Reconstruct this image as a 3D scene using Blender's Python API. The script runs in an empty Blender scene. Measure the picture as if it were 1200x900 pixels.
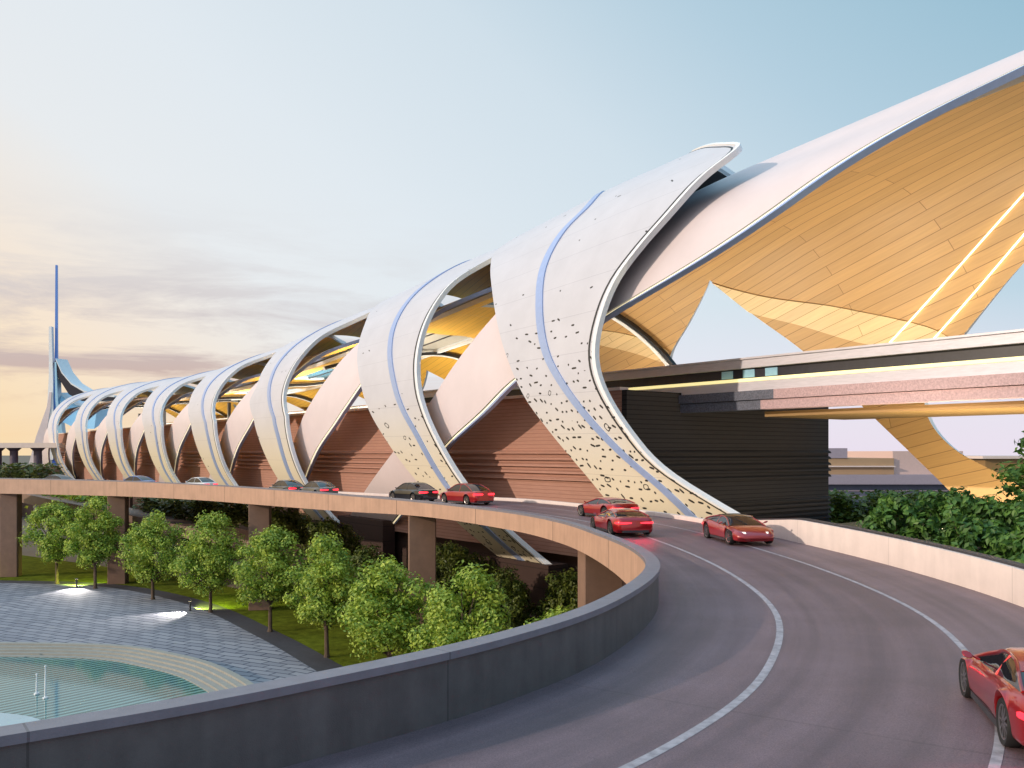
import bpy, bmesh, math, random
from mathutils import Vector, Matrix
random.seed(7)
PI = math.pi
R = math.radians
scene = bpy.context.scene
COL = scene.collection

# ------------------------------------------------------------------ frame of reference
# the camera stands at the origin, 14.6 m above the garden; the station runs away to the left
TH = math.atan2(800, 1040)
AX = Vector((-math.sin(TH), math.cos(TH), 0))      # along the station
NX = Vector((math.cos(TH), math.sin(TH), 0))       # across it, away from the road
GROUND = -14.6
def sw(s, w, z): return AX * s + NX * w + Vector((0, 0, z))

# ------------------------------------------------------------------ materials
MATS = {}
def lin(c):
    return tuple((x / 255 / 12.92) if x / 255 < .04045 else ((x / 255 + .055) / 1.055) ** 2.4 for x in c)
def mat(name, col, rough=.6, metal=0., noise=.12, nscale=3., bump=0., bscale=40., emit=None, es=0., coat=0., spec=.5, stretch=None):
    if name in MATS: return MATS[name]
    m = bpy.data.materials.new(name); m.use_nodes = True
    nt = m.node_tree; b = nt.nodes['Principled BSDF']
    b.inputs['Base Color'].default_value = (*col, 1); b.inputs['Roughness'].default_value = rough
    b.inputs['Metallic'].default_value = metal; b.inputs['Coat Weight'].default_value = coat
    b.inputs['Specular IOR Level'].default_value = spec
    tc = nt.nodes.new('ShaderNodeTexCoord')
    vec = tc.outputs['Object']
    if stretch:
        mp = nt.nodes.new('ShaderNodeMapping'); mp.inputs['Scale'].default_value = stretch
        nt.links.new(vec, mp.inputs['Vector']); vec = mp.outputs['Vector']
    if noise:
        n = nt.nodes.new('ShaderNodeTexNoise'); n.inputs['Scale'].default_value = nscale; n.inputs['Detail'].default_value = 6
        n.inputs['Roughness'].default_value = .65
        nt.links.new(vec, n.inputs['Vector'])
        mx = nt.nodes.new('ShaderNodeMix'); mx.data_type = 'RGBA'
        mx.inputs[6].default_value = (*[c * (1 - noise) for c in col], 1)
        mx.inputs[7].default_value = (*[min(1, c * (1 + noise)) for c in col], 1)
        rm = nt.nodes.new('ShaderNodeMapRange'); rm.inputs[1].default_value = .3; rm.inputs[2].default_value = .7
        nt.links.new(n.outputs['Fac'], rm.inputs[0]); nt.links.new(rm.outputs[0], mx.inputs[0])
        nt.links.new(mx.outputs[2], b.inputs['Base Color'])
        m['colnode'] = mx.name
    if bump:
        n2 = nt.nodes.new('ShaderNodeTexNoise'); n2.inputs['Scale'].default_value = bscale; n2.inputs['Detail'].default_value = 4
        nt.links.new(vec, n2.inputs['Vector'])
        bp = nt.nodes.new('ShaderNodeBump'); bp.inputs['Strength'].default_value = bump; bp.inputs['Distance'].default_value = .02
        nt.links.new(n2.outputs['Fac'], bp.inputs['Height']); nt.links.new(bp.outputs['Normal'], b.inputs['Normal'])
    if emit:
        b.inputs['Emission Color'].default_value = (*emit, 1); b.inputs['Emission Strength'].default_value = es
    MATS[name] = m
    return m

def coursed(name, col, col2, period, line=.12, rough=.7, axis='Z', bump=.6, mottled=.1):
    """horizontal boarding or courses: thin dark joints repeated along an axis of object space"""
    m = mat(name, col, rough, noise=mottled, nscale=1.5, stretch=(.6, .6, 6))
    nt = m.node_tree; b = nt.nodes['Principled BSDF']
    tc = nt.nodes.new('ShaderNodeTexCoord'); sp = nt.nodes.new('ShaderNodeSeparateXYZ')
    nt.links.new(tc.outputs['Object'], sp.inputs[0])
    a = nt.nodes.new('ShaderNodeMath'); a.operation = 'DIVIDE'; a.inputs[1].default_value = period
    nt.links.new(sp.outputs[axis], a.inputs[0])
    f = nt.nodes.new('ShaderNodeMath'); f.operation = 'FRACT'; nt.links.new(a.outputs[0], f.inputs[0])
    l = nt.nodes.new('ShaderNodeMath'); l.operation = 'LESS_THAN'; l.inputs[1].default_value = line
    nt.links.new(f.outputs[0], l.inputs[0])
    mx = nt.nodes.new('ShaderNodeMix'); mx.data_type = 'RGBA'
    nt.links.new(l.outputs[0], mx.inputs[0])
    src = b.inputs['Base Color'].links[0].from_socket
    nt.links.new(src, mx.inputs[6]); mx.inputs[7].default_value = (*col2, 1)
    nt.links.new(mx.outputs[2], b.inputs['Base Color'])
    b.inputs['Specular IOR Level'].default_value = .25
    return m

def uv_boards(name, col, dark, rows, rough=.5):
    """timber boarding laid across the vault: board joints from the UV map, broken into lengths"""
    m = bpy.data.materials.new(name); m.use_nodes = True; MATS[name] = m
    nt = m.node_tree; b = nt.nodes['Principled BSDF']; b.inputs['Roughness'].default_value = rough
    uv = nt.nodes.new('ShaderNodeUVMap')
    br = nt.nodes.new('ShaderNodeTexBrick'); br.offset = .37; br.squash = 1
    br.inputs['Scale'].default_value = 1; br.inputs['Brick Width'].default_value = 26; br.inputs['Row Height'].default_value = rows
    br.inputs['Mortar Size'].default_value = .028; br.inputs['Mortar Smooth'].default_value = .3; br.inputs['Bias'].default_value = 0
    br.inputs['Color1'].default_value = (*col, 1); br.inputs['Color2'].default_value = (*[c * .86 for c in col], 1)
    br.inputs['Mortar'].default_value = (*dark, 1)
    mp = nt.nodes.new('ShaderNodeMapping'); mp.inputs['Rotation'].default_value = (0, 0, R(-15))
    nt.links.new(uv.outputs[0], mp.inputs[0]); nt.links.new(mp.outputs[0], br.inputs['Vector'])
    n = nt.nodes.new('ShaderNodeTexNoise'); n.inputs['Scale'].default_value = 1.2; n.inputs['Detail'].default_value = 8
    mp2 = nt.nodes.new('ShaderNodeMapping'); mp2.inputs['Scale'].default_value = (.25, 4, 1)
    nt.links.new(mp.outputs[0], mp2.inputs[0]); nt.links.new(mp2.outputs[0], n.inputs['Vector'])
    mx = nt.nodes.new('ShaderNodeMix'); mx.data_type = 'RGBA'; mx.blend_type = 'MULTIPLY'; mx.inputs[0].default_value = .45
    nt.links.new(br.outputs['Color'], mx.inputs[6]); nt.links.new(n.outputs['Color'], mx.inputs[7])
    cr = nt.nodes.new('ShaderNodeValToRGB'); cr.color_ramp.elements[0].color = (.6, .6, .6, 1); cr.color_ramp.elements[1].color = (1.25, 1.25, 1.25, 1)
    nt.links.new(n.outputs['Fac'], cr.inputs[0]); nt.links.new(cr.outputs[0], mx.inputs[7])
    nt.links.new(mx.outputs[2], b.inputs['Base Color'])
    bp = nt.nodes.new('ShaderNodeBump'); bp.inputs['Strength'].default_value = .3; bp.inputs['Distance'].default_value = .03; bp.invert = True
    nt.links.new(br.outputs['Fac'], bp.inputs['Height']); nt.links.new(bp.outputs[0], b.inputs['Normal'])
    return m

M_RIB = mat('pale_metal_panel', (.66, .65, .69), .38, .15, noise=.05, nscale=.4)
M_RIBFOOT = mat('cream_metal_panel', (.78, .68, .50), .4, .1, noise=.10, nscale=1.2)
M_PINK = mat('blush_panel', (.70, .60, .62), .5, noise=.04, nscale=.35)
def perf_mat(name, lo, hi, dmax):
    """pale metal panels with sun warmth painted cream on the lower reach, cut with short slots, thinning upwards (UV: metres along, metres round)"""
    m = mat(name, (.57, .56, .62), .45, .05, noise=.05, nscale=.4)
    nt = m.node_tree; b = nt.nodes['Principled BSDF']; N_ = nt.nodes.new; L = nt.links.new
    uv = N_('ShaderNodeUVMap'); sp = N_('ShaderNodeSeparateXYZ'); L(uv.outputs[0], sp.inputs[0])
    def mth(op, a, c=None, cl=False):
        n = N_('ShaderNodeMath'); n.operation = op; n.use_clamp = cl
        for i, q in enumerate((a, c)):
            if q is None: continue
            if isinstance(q, (int, float)): n.inputs[i].default_value = q
            else: L(q, n.inputs[i])
        return n.outputs[0]
    dens = N_('ShaderNodeMapRange'); dens.inputs[1].default_value = hi * .3; dens.inputs[2].default_value = lo * .3
    dens.inputs[3].default_value = 0.0; dens.inputs[4].default_value = dmax; L(sp.outputs['Y'], dens.inputs[0])
    dens2 = mth('ADD', mth('MULTIPLY', dens.outputs[0], dens.outputs[0]), .012)
    def slots(scale, half_l, half_w, thresh, ring):
        vo = N_('ShaderNodeTexVoronoi'); vo.voronoi_dimensions = '2D'; vo.inputs['Scale'].default_value = scale; vo.inputs['Randomness'].default_value = .62
        L(uv.outputs[0], vo.inputs['Vector'])
        d = N_('ShaderNodeVectorMath'); d.operation = 'SUBTRACT'; L(uv.outputs[0], d.inputs[0]); L(vo.outputs['Position'], d.inputs[1])
        c = N_('ShaderNodeSeparateColor'); L(vo.outputs['Color'], c.inputs[0])
        ang = mth('ADD', mth('MULTIPLY', c.outputs[2], .9), -.75)
        ro = N_('ShaderNodeVectorRotate'); ro.rotation_type = 'Z_AXIS'; L(d.outputs[0], ro.inputs['Vector']); L(ang, ro.inputs['Angle'])
        s2 = N_('ShaderNodeSeparateXYZ'); L(ro.outputs[0], s2.inputs[0])
        hl = mth('MULTIPLY', mth('ADD', mth('MULTIPLY', c.outputs[1], 1.1), .35), half_l)
        x = mth('POWER', mth('ABSOLUTE', mth('DIVIDE', s2.outputs[0], hl)), 3.0)
        y = mth('POWER', mth('ABSOLUTE', mth('DIVIDE', s2.outputs[1], half_w)), 3.0)
        r = mth('ADD', x, y); inside = mth('LESS_THAN', r, 1.0)
        if ring: inside = mth('MULTIPLY', inside, mth('GREATER_THAN', r, .35))
        on = mth('LESS_THAN', c.outputs[0], thresh)
        return mth('MULTIPLY', inside, on)
    s1 = slots(1.75, .165, .058, dens2, False)
    s3 = slots(.34, .34, .16, mth('MULTIPLY', dens2, .9), True)
    slot = mth('MAXIMUM', s1, s3)
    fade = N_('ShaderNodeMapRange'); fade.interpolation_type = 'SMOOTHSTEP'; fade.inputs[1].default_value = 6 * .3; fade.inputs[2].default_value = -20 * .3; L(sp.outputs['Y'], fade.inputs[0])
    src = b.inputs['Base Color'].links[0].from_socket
    m1 = N_('ShaderNodeMix'); m1.data_type = 'RGBA'; L(fade.outputs[0], m1.inputs[0]); L(src, m1.inputs[6]); m1.inputs[7].default_value = (.74, .655, .505, 1)  # warm sunlight on the ribbon feet painted in as cream
    m2 = N_('ShaderNodeMix'); m2.data_type = 'RGBA'; L(slot, m2.inputs[0]); L(m1.outputs[2], m2.inputs[6]); m2.inputs[7].default_value = (.03, .025, .02, 1)
    def seam(o, per, w_):
        return mth('LESS_THAN', mth('FRACT', mth('DIVIDE', o, per)), w_ / per)
    sm_ = mth('MAXIMUM', seam(sp.outputs['Y'], 2.4, .035), 0.0)
    m3 = N_('ShaderNodeMix'); m3.data_type = 'RGBA'; m3.blend_type = 'MULTIPLY'; L(sm_, m3.inputs[0]); L(m2.outputs[2], m3.inputs[6]); m3.inputs[7].default_value = (.80, .80, .82, 1)
    L(m3.outputs[2], b.inputs['Base Color'])
    bp = N_('ShaderNodeBump'); bp.invert = True; bp.inputs['Distance'].default_value = .05; L(slot, bp.inputs['Height']); L(bp.outputs[0], b.inputs['Normal'])
    return m
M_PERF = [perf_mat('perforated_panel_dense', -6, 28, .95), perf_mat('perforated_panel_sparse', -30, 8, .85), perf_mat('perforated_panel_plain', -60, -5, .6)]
M_STRIPE = mat('blue_grey_metal', (.36, .46, .74), .3, .3, noise=.06)
M_WHITE = mat('white_paint', (.82, .83, .86), .35, noise=.04)
M_BLACK = mat('black_gap', (.015, .015, .018), .5, noise=0)
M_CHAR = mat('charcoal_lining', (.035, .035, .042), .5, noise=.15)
M_GLOWSTRIP = mat('cream_light_strip', (.9, .85, .6), .4, noise=0, emit=(1, .84, .48), es=4.0)
M_EDGEGLOW = mat('soft_cream_strip', (.9, .82, .6), .4, noise=0, emit=(1, .82, .5), es=.75)
M_DECKGLOW = mat('yellow_light_line', (.9, .85, .5), .4, noise=0, emit=(1, .86, .38), es=.85)
M_WOOD = uv_boards('honey_timber', (.64, .385, .16), (.26, .14, .055), 1.0)
M_WOOD2 = uv_boards('pale_timber', (.74, .50, .22), (.32, .19, .07), 1.0)
M_WOODSUN = uv_boards('sun_patch_timber', (.90, .66, .36), (.45, .28, .12), 1.0)  # timber lightened in colour to stand for patches of sun
M_WOODLIT = uv_boards('lit_timber', (.80, .46, .07), (.3, .15, .03), 1.0)  # brighter timber copy; the hall's interior light is put into its colour
M_BRICK = coursed('russet_boarding', (.42, .225, .175), (.30, .15, .11), .30, .16)
M_DARK = coursed('charcoal_shade_boarding', (.034, .029, .030), (.012, .011, .012), .34, .16, rough=.85)  # end wall in shadow; the shade is put into this near-black colour
M_PODIUM = coursed('dark_brown_concrete', (.055, .03, .026), (.03, .017, .014), 1.5, .05)
M_INNER = coursed('brown_inner_panel', (.20, .095, .045), (.08, .04, .02), 1.2, .06)
M_FASCIA = mat('tan_concrete', (.50, .30, .215), .65, noise=.10, nscale=.8, bump=.15)
M_PARA = mat('shaded_concrete', (.120, .106, .106), .55, noise=.16, nscale=1.6, bump=.25, bscale=60)  # darkened parapet concrete: shade on the road side painted in
M_COPING = mat('grey_coping', (.20, .18, .21), .5, noise=.12, nscale=2.5, bump=.2)
M_CREAM = mat('rose_concrete', (.74, .60, .55), .6, noise=.05, nscale=1)
M_COLUMN = mat('brown_concrete', (.22, .125, .09), .7, noise=.12, nscale=1.2)
M_STEEL = mat('brushed_steel', (.60, .58, .66), .4, .15, noise=.1, nscale=1.2, stretch=(1, 1, 8))
M_GRANITE = mat('rose_granite', (.50, .345, .375), .6, noise=.28, nscale=9)
M_GRANITE_SHADE = mat('shaded_granite', (.11, .12, .17), .6, noise=.5, nscale=9)  # darkened copy of the granite; the shadow across it is painted in
M_NIGHT = mat('dark_recess', (.02, .02, .035), .3, noise=.2)
M_BLUE = mat('deep_blue_panel', (.04, .12, .55), .3, .2, noise=.1)
M_MAST = mat('mast_blue', (.09, .24, .68), .3, .2, noise=.05)
M_SKYBLUE = mat('sky_blue_panel', (.35, .62, .85), .25, .2, noise=.08)
M_TYRE = mat('tyre_rubber', (.012, .012, .013), .75, noise=0)
M_RIM = mat('alloy', (.35, .33, .34), .3, .9, noise=0)
M_CARGLASS = mat('tinted_car_glass', (.012, .012, .018), .04, noise=0, spec=.9)
M_TAIL = mat('tail_lamp', (.5, .01, .02), .2, noise=0, emit=(1, .03, .05), es=2.5)
M_HEAD = mat('head_lamp', (.9, .9, .85), .15, noise=0, emit=(1, .9, .75), es=.7)
M_BARK = mat('bark', (.10, .065, .045), .9, noise=.35, nscale=9, bump=.6, bscale=14, stretch=(1, 1, .25))
M_STONE = mat('pale_stone', (.30, .29, .265), .7, noise=.10, nscale=2)
M_SOIL = mat('dark_soil', (.035, .04, .022), .95, noise=.4, nscale=1.5, bump=.5, bscale=6)
M_LINE = mat('worn_white_marking', (.37, .33, .36), .6, noise=.35, nscale=5)

def glass(name, col, rough=.08, alpha=.45):
    m = bpy.data.materials.new(name); m.use_nodes = True; MATS[name] = m
    b = m.node_tree.nodes['Principled BSDF']
    b.inputs['Base Color'].default_value = (*col, 1); b.inputs['Roughness'].default_value = rough
    b.inputs['Alpha'].default_value = alpha
    n = m.node_tree.nodes.new('ShaderNodeTexNoise'); n.inputs['Scale'].default_value = .4
    bp = m.node_tree.nodes.new('ShaderNodeBump'); bp.inputs['Strength'].default_value = .05
    m.node_tree.links.new(n.outputs[0], bp.inputs['Height']); m.node_tree.links.new(bp.outputs[0], b.inputs['Normal'])
    return m
M_GLASSB = glass('blue_glazing', (.10, .24, .36), .15, .93)
M_GLASSW = glass('frosted_glazing', (.46, .43, .38), .4, .85)

def leafmat(name, c1, c2):
    m = bpy.data.materials.new(name); m.use_nodes = True; MATS[name] = m
    nt = m.node_tree; b = nt.nodes['Principled BSDF']
    g = nt.nodes.new('ShaderNodeNewGeometry')
    cr = nt.nodes.new('ShaderNodeValToRGB')
    cr.color_ramp.elements[0].color = (*c1, 1); cr.color_ramp.elements[1].color = (*c2, 1)
    nt.links.new(g.outputs['Random Per Island'], cr.inputs[0])
    tc = nt.nodes.new('ShaderNodeTexCoord'); nz = nt.nodes.new('ShaderNodeTexNoise'); nz.inputs['Scale'].default_value = .9; nz.inputs['Detail'].default_value = 2
    nt.links.new(tc.outputs['Object'], nz.inputs['Vector'])
    mr = nt.nodes.new('ShaderNodeMapRange'); mr.inputs[1].default_value = .35; mr.inputs[2].default_value = .65; mr.inputs[3].default_value = -.35; mr.inputs[4].default_value = .35; nt.links.new(nz.outputs['Fac'], mr.inputs[0])
    ad = nt.nodes.new('ShaderNodeMath'); ad.operation = 'ADD'; ad.use_clamp = True; nt.links.new(g.outputs['Random Per Island'], ad.inputs[0]); nt.links.new(mr.outputs[0], ad.inputs[1]); nt.links.new(ad.outputs[0], cr.inputs[0])
    nt.links.new(cr.outputs[0], b.inputs['Base Color'])
    b.inputs['Roughness'].default_value = .5
    tr = nt.nodes.new('ShaderNodeBsdfTranslucent'); nt.links.new(cr.outputs[0], tr.inputs[0])
    ms = nt.nodes.new('ShaderNodeMixShader'); ms.inputs[0].default_value = .3
    nt.links.new(b.outputs[0], ms.inputs[1]); nt.links.new(tr.outputs[0], ms.inputs[2])
    nt.links.new(ms.outputs[0], nt.nodes['Material Output'].inputs[0])
    return m
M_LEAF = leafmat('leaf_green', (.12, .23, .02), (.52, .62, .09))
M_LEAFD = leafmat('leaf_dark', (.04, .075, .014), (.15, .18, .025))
M_LEAFB = leafmat('leaf_shrub', (.03, .09, .02), (.14, .28, .05))
M_LEAFO = leafmat('leaf_hedge', (.05, .07, .015), (.16, .17, .04))

def road_mat():
    m = mat('red_glow_asphalt', (.180, .122, .140), .5, noise=.18, nscale=.35, bump=.35, bscale=70, spec=.4)  # mauve tint puts red tail-lamp light into the asphalt colour
    nt = m.node_tree; b = nt.nodes['Principled BSDF']
    # fine aggregate grain on top of the broad wear
    src = b.inputs['Base Color'].links[0].from_socket
    n = nt.nodes.new('ShaderNodeTexNoise'); n.inputs['Scale'].default_value = 45; n.inputs['Detail'].default_value = 3
    tc = nt.nodes.new('ShaderNodeTexCoord'); nt.links.new(tc.outputs['Object'], n.inputs['Vector'])
    cr = nt.nodes.new('ShaderNodeValToRGB'); cr.color_ramp.elements[0].color = (.72, .72, .72, 1); cr.color_ramp.elements[1].color = (1.25, 1.25, 1.25, 1)
    cr.color_ramp.elements[0].position = .3; cr.color_ramp.elements[1].position = .7
    nt.links.new(n.outputs[0], cr.inputs[0])
    mx = nt.nodes.new('ShaderNodeMix'); mx.data_type = 'RGBA'; mx.blend_type = 'MULTIPLY'; mx.inputs[0].default_value = 1
    nt.links.new(src, mx.inputs[6]); nt.links.new(cr.outputs[0], mx.inputs[7])
    nt.links.new(mx.outputs[2], b.inputs['Base Color'])
    return m
M_ROAD = road_mat()

def paving_mat():
    m = bpy.data.materials.new('blue_grey_paving'); m.use_nodes = True
    nt = m.node_tree; b = nt.nodes['Principled BSDF']; b.inputs['Roughness'].default_value = .85; b.inputs['Specular IOR Level'].default_value = .2
    tc = nt.nodes.new('ShaderNodeTexCoord')
    mp = nt.nodes.new('ShaderNodeMapping'); mp.inputs['Rotation'].default_value = (0, 0, R(28))
    wv = nt.nodes.new('ShaderNodeTexNoise'); wv.inputs['Scale'].default_value = .12
    vm = nt.nodes.new('ShaderNodeVectorMath'); vm.operation = 'MULTIPLY_ADD'; vm.inputs[1].default_value = (1.6, 1.6, 0)
    nt.links.new(tc.outputs['Object'], wv.inputs['Vector']); nt.links.new(wv.outputs['Color'], vm.inputs[0]); nt.links.new(tc.outputs['Object'], vm.inputs[2])
    nt.links.new(vm.outputs[0], mp.inputs[0])
    br = nt.nodes.new('ShaderNodeTexBrick'); br.inputs['Scale'].default_value = 1
    br.inputs['Brick Width'].default_value = 1.9; br.inputs['Row Height'].default_value = .8; br.inputs['Mortar Size'].default_value = .06
    br.inputs['Color1'].default_value = (.31, .31, .35, 1); br.inputs['Color2'].default_value = (.22, .225, .265, 1); br.inputs['Mortar'].default_value = (.055, .065, .10, 1)
    nt.links.new(mp.outputs[0], br.inputs[0])
    nt.links.new(br.outputs[0], b.inputs['Base Color'])
    bp = nt.nodes.new('ShaderNodeBump'); bp.inputs['Strength'].default_value = .5; bp.invert = True
    nt.links.new(br.outputs['Fac'], bp.inputs['Height']); nt.links.new(bp.outputs[0], b.inputs['Normal'])
    return m
M_PAVE = paving_mat()

def water_mat():
    m = bpy.data.materials.new('teal_water'); m.use_nodes = True
    nt = m.node_tree; b = nt.nodes['Principled BSDF']
    b.inputs['Roughness'].default_value = .06; b.inputs['IOR'].default_value = 1.33; b.inputs['Specular IOR Level'].default_value = .3
    tc = nt.nodes.new('ShaderNodeTexCoord')
    mp = nt.nodes.new('ShaderNodeMapping'); mp.inputs['Rotation'].default_value = (0, 0, R(40)); mp.inputs['Scale'].default_value = (1, 1, 1)
    nt.links.new(tc.outputs['Object'], mp.inputs[0])
    w = nt.nodes.new('ShaderNodeTexWave'); w.inputs['Scale'].default_value = .55; w.inputs['Distortion'].default_value = 1.2; w.inputs['Detail'].default_value = 1
    nt.links.new(mp.outputs[0], w.inputs['Vector'])
    cr = nt.nodes.new('ShaderNodeValToRGB')
    cr.color_ramp.elements[0].color = (.025, .085, .09, 1); cr.color_ramp.elements[1].color = (.20, .36, .36, 1)
    nt.links.new(w.outputs['Fac'], cr.inputs[0]); nt.links.new(cr.outputs[0], b.inputs['Base Color'])
    n = nt.nodes.new('ShaderNodeTexNoise'); n.inputs['Scale'].default_value = 1.3; n.inputs['Detail'].default_value = 3
    nt.links.new(tc.outputs['Object'], n.inputs['Vector'])
    bp = nt.nodes.new('ShaderNodeBump'); bp.inputs['Strength'].default_value = .06
    nt.links.new(n.outputs[0], bp.inputs['Height']); nt.links.new(bp.outputs[0], b.inputs['Normal'])
    return m
M_WATER = water_mat()

def paint(name, col, metal=.35):
    m = mat(name, col, .28, metal, noise=0, coat=1.)
    m.node_tree.nodes['Principled BSDF'].inputs['Coat Roughness'].default_value = .04
    return m
P_RED = paint('red_car_paint', (.40, .010, .014), .5); P_DRED = paint('dark_red_car_paint', (.30, .008, .012), .1)
P_BLACK = paint('black_car_paint', (.012, .012, .016)); P_WHITE = paint('white_car_paint', (.7, .7, .72), 0)
P_BLUE = paint('blue_car_paint', (.05, .13, .42)); P_TEAL = paint('slate_car_paint', (.06, .10, .12))
P_GREY = paint('grey_car_paint', (.06, .065, .075))

# ------------------------------------------------------------------ object helpers
def tag(o, label=None, cat=None, group=None, kind=None):
    if label: o['label'] = label
    if cat: o['category'] = cat
    if group: o['group'] = group
    if kind: o['kind'] = kind
    return o
def empty(name, loc=(0, 0, 0), rz=0):
    o = bpy.data.objects.new(name, None); COL.objects.link(o)
    o.location = loc; o.rotation_euler.z = rz; o.empty_display_size = .5
    return o
def link(name, me, mats, parent=None):
    o = bpy.data.objects.new(name, me)
    for m in (mats if isinstance(mats, (list, tuple)) else [mats]): me.materials.append(m)
    COL.objects.link(o)
    if parent is not None: o.parent = parent
    return o
class MB:
    def __init__(s): s.v = []; s.f = []; s.m = []; s.uv = {}
    def quad(s, a, b, c, d, mi=0):
        i = len(s.v); s.v += [tuple(a), tuple(b), tuple(c), tuple(d)]; s.f.append((i, i + 1, i + 2, i + 3)); s.m.append(mi)
    def face(s, pts, mi=0):
        i = len(s.v); s.v += [tuple(p) for p in pts]; s.f.append(tuple(range(i, i + len(pts)))); s.m.append(mi)
    def hexa(s, p, mi=0):
        """eight corners: bottom ring 0-3, top ring 4-7"""
        i = len(s.v); s.v += [tuple(q) for q in p]
        for f in ((3, 2, 1, 0), (4, 5, 6, 7), (0, 1, 5, 4), (1, 2, 6, 5), (2, 3, 7, 6), (3, 0, 4, 7)):
            s.f.append(tuple(i + k for k in f)); s.m.append(mi)
    def box(s, x0, x1, y0, y1, z0, z1, mi=0, M=None):
        p = [Vector(q) for q in ((x0, y0, z0), (x1, y0, z0), (x1, y1, z0), (x0, y1, z0), (x0, y0, z1), (x1, y0, z1), (x1, y1, z1), (x0, y1, z1))]
        s.hexa([M @ q for q in p] if M else p, mi)
    def swbox(s, s0, s1, w0, w1, z0, z1, mi=0):
        s.hexa([sw(s0, w0, z0), sw(s0, w1, z0), sw(s1, w1, z0), sw(s1, w0, z0), sw(s0, w0, z1), sw(s0, w1, z1), sw(s1, w1, z1), sw(s1, w0, z1)], mi)
    def sweep(s, rings, closed=True, caps=True, mi=0, mis=None):
        n = len(rings[0]); i0 = len(s.v)
        for r in rings: s.v += [tuple(p) for p in r]
        for j in range(len(rings) - 1):
            for k in range(n if closed else n - 1):
                k2 = (k + 1) % n
                s.f.append((i0 + j * n + k, i0 + j * n + k2, i0 + (j + 1) * n + k2, i0 + (j + 1) * n + k)); s.m.append(mis[k] if mis else mi)
        if caps:
            s.f.append(tuple(i0 + k for k in reversed(range(n)))); s.m.append(mi)
            e = i0 + (len(rings) - 1) * n
            s.f.append(tuple(e + k for k in range(n))); s.m.append(mi)
    def tube(s, pts, rad, n=8, mi=0):
        pts = [Vector(p) for p in pts]; rings = []
        for i, p in enumerate(pts):
            t = (pts[min(i + 1, len(pts) - 1)] - pts[max(i - 1, 0)]).normalized()
            u = t.cross(Vector((0, 0, 1)) if abs(t.z) < .9 else Vector((1, 0, 0))).normalized(); v = t.cross(u)
            r = rad[i] if isinstance(rad, (list, tuple)) else rad
            rings.append([p + (u * math.cos(2 * PI * k / n) + v * math.sin(2 * PI * k / n)) * r for k in range(n)])
        s.sweep(rings, mi=mi)
    def cyl(s, c, r, h, n=12, mi=0, r2=None):
        c = Vector(c); r2 = r if r2 is None else r2
        s.sweep([[c + Vector((r * math.cos(2 * PI * k / n), r * math.sin(2 * PI * k / n), 0)) for k in range(n)],
                 [c + Vector((r2 * math.cos(2 * PI * k / n), r2 * math.sin(2 * PI * k / n), h)) for k in range(n)]], mi=mi)
    def mesh(s, name, smooth=None):
        me = bpy.data.meshes.new(name); me.from_pydata(s.v, [], s.f); me.update()
        for p, m in zip(me.polygons, s.m): p.material_index = m
        bm = bmesh.new(); bm.from_mesh(me)
        if smooth is not None: bmesh.ops.remove_doubles(bm, verts=bm.verts, dist=1e-4)
        bmesh.ops.recalc_face_normals(bm, faces=bm.faces)
        bm.to_mesh(me); bm.free()
        if smooth is not None:
            for p in me.polygons: p.use_smooth = True
            me.set_sharp_from_angle(angle=R(smooth))
        return me
    def build(s, name, mats, parent=None, smooth=None): return link(name, s.mesh(name, smooth), mats, parent)

def spline(knots, x):
    """monotone-ish cubic (Catmull-Rom with real spacing) through (x, y) knots, linear beyond the ends"""
    n = len(knots)
    if x <= knots[0][0]:
        (x0, y0), (x1, y1) = knots[0], knots[1]; return y0 + (y1 - y0) / (x1 - x0) * (x - x0)
    if x >= knots[-1][0]:
        (x0, y0), (x1, y1) = knots[-2], knots[-1]; return y1 + (y1 - y0) / (x1 - x0) * (x - x1)
    i = max(k for k in range(n - 1) if knots[k][0] <= x)
    def slope(k):
        if k == 0: return (knots[1][1] - knots[0][1]) / (knots[1][0] - knots[0][0])
        if k == n - 1: return (knots[-1][1] - knots[-2][1]) / (knots[-1][0] - knots[-2][0])
        return (knots[k + 1][1] - knots[k - 1][1]) / (knots[k + 1][0] - knots[k - 1][0])
    x0, y0 = knots[i]; x1, y1 = knots[i + 1]; h = x1 - x0; t = (x - x0) / h
    return ((1 + 2 * t) * (1 - t) ** 2 * y0 + t * (1 - t) ** 2 * h * slope(i) + t * t * (3 - 2 * t) * y1 + t * t * (t - 1) * h * slope(i + 1))

# ------------------------------------------------------------------ the station's shell: an egg-shaped tube, ribbons wind round it
WC, RW, ZC = 56., 16., 4.
def crest(s): return 15.5 + 8.5 * math.exp(-(s - 44) / 55.) - 2.7 * math.exp(-((s - 140) / 55.) ** 2) if s > 44 else 23.87 + (44 - s) * .1
def lower(s): return 16.5 + 3.4 * math.exp(-(max(s, 30) - 44) / 55.)
def sstep(x): x = max(0., min(1., x)); return x * x * (3 - 2 * x)
def shell(s, th, off):
    if off >= 1.4: off += 1.6 * sstep((th - 33) / 27) * (1 - sstep((th - 95) / 35))     # inner layers sag below the outer ribbons at the crown
    t = R(th); sn = math.sin(t)
    return sw(s, WC - (RW - off) * math.cos(t), ZC + ((crest(s) - ZC if sn > 0 else lower(s)) - off) * sn)
TMIN = -42
def frange(a, b, n): return [a + (b - a) * i / (n - 1) for i in range(n)]
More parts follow.
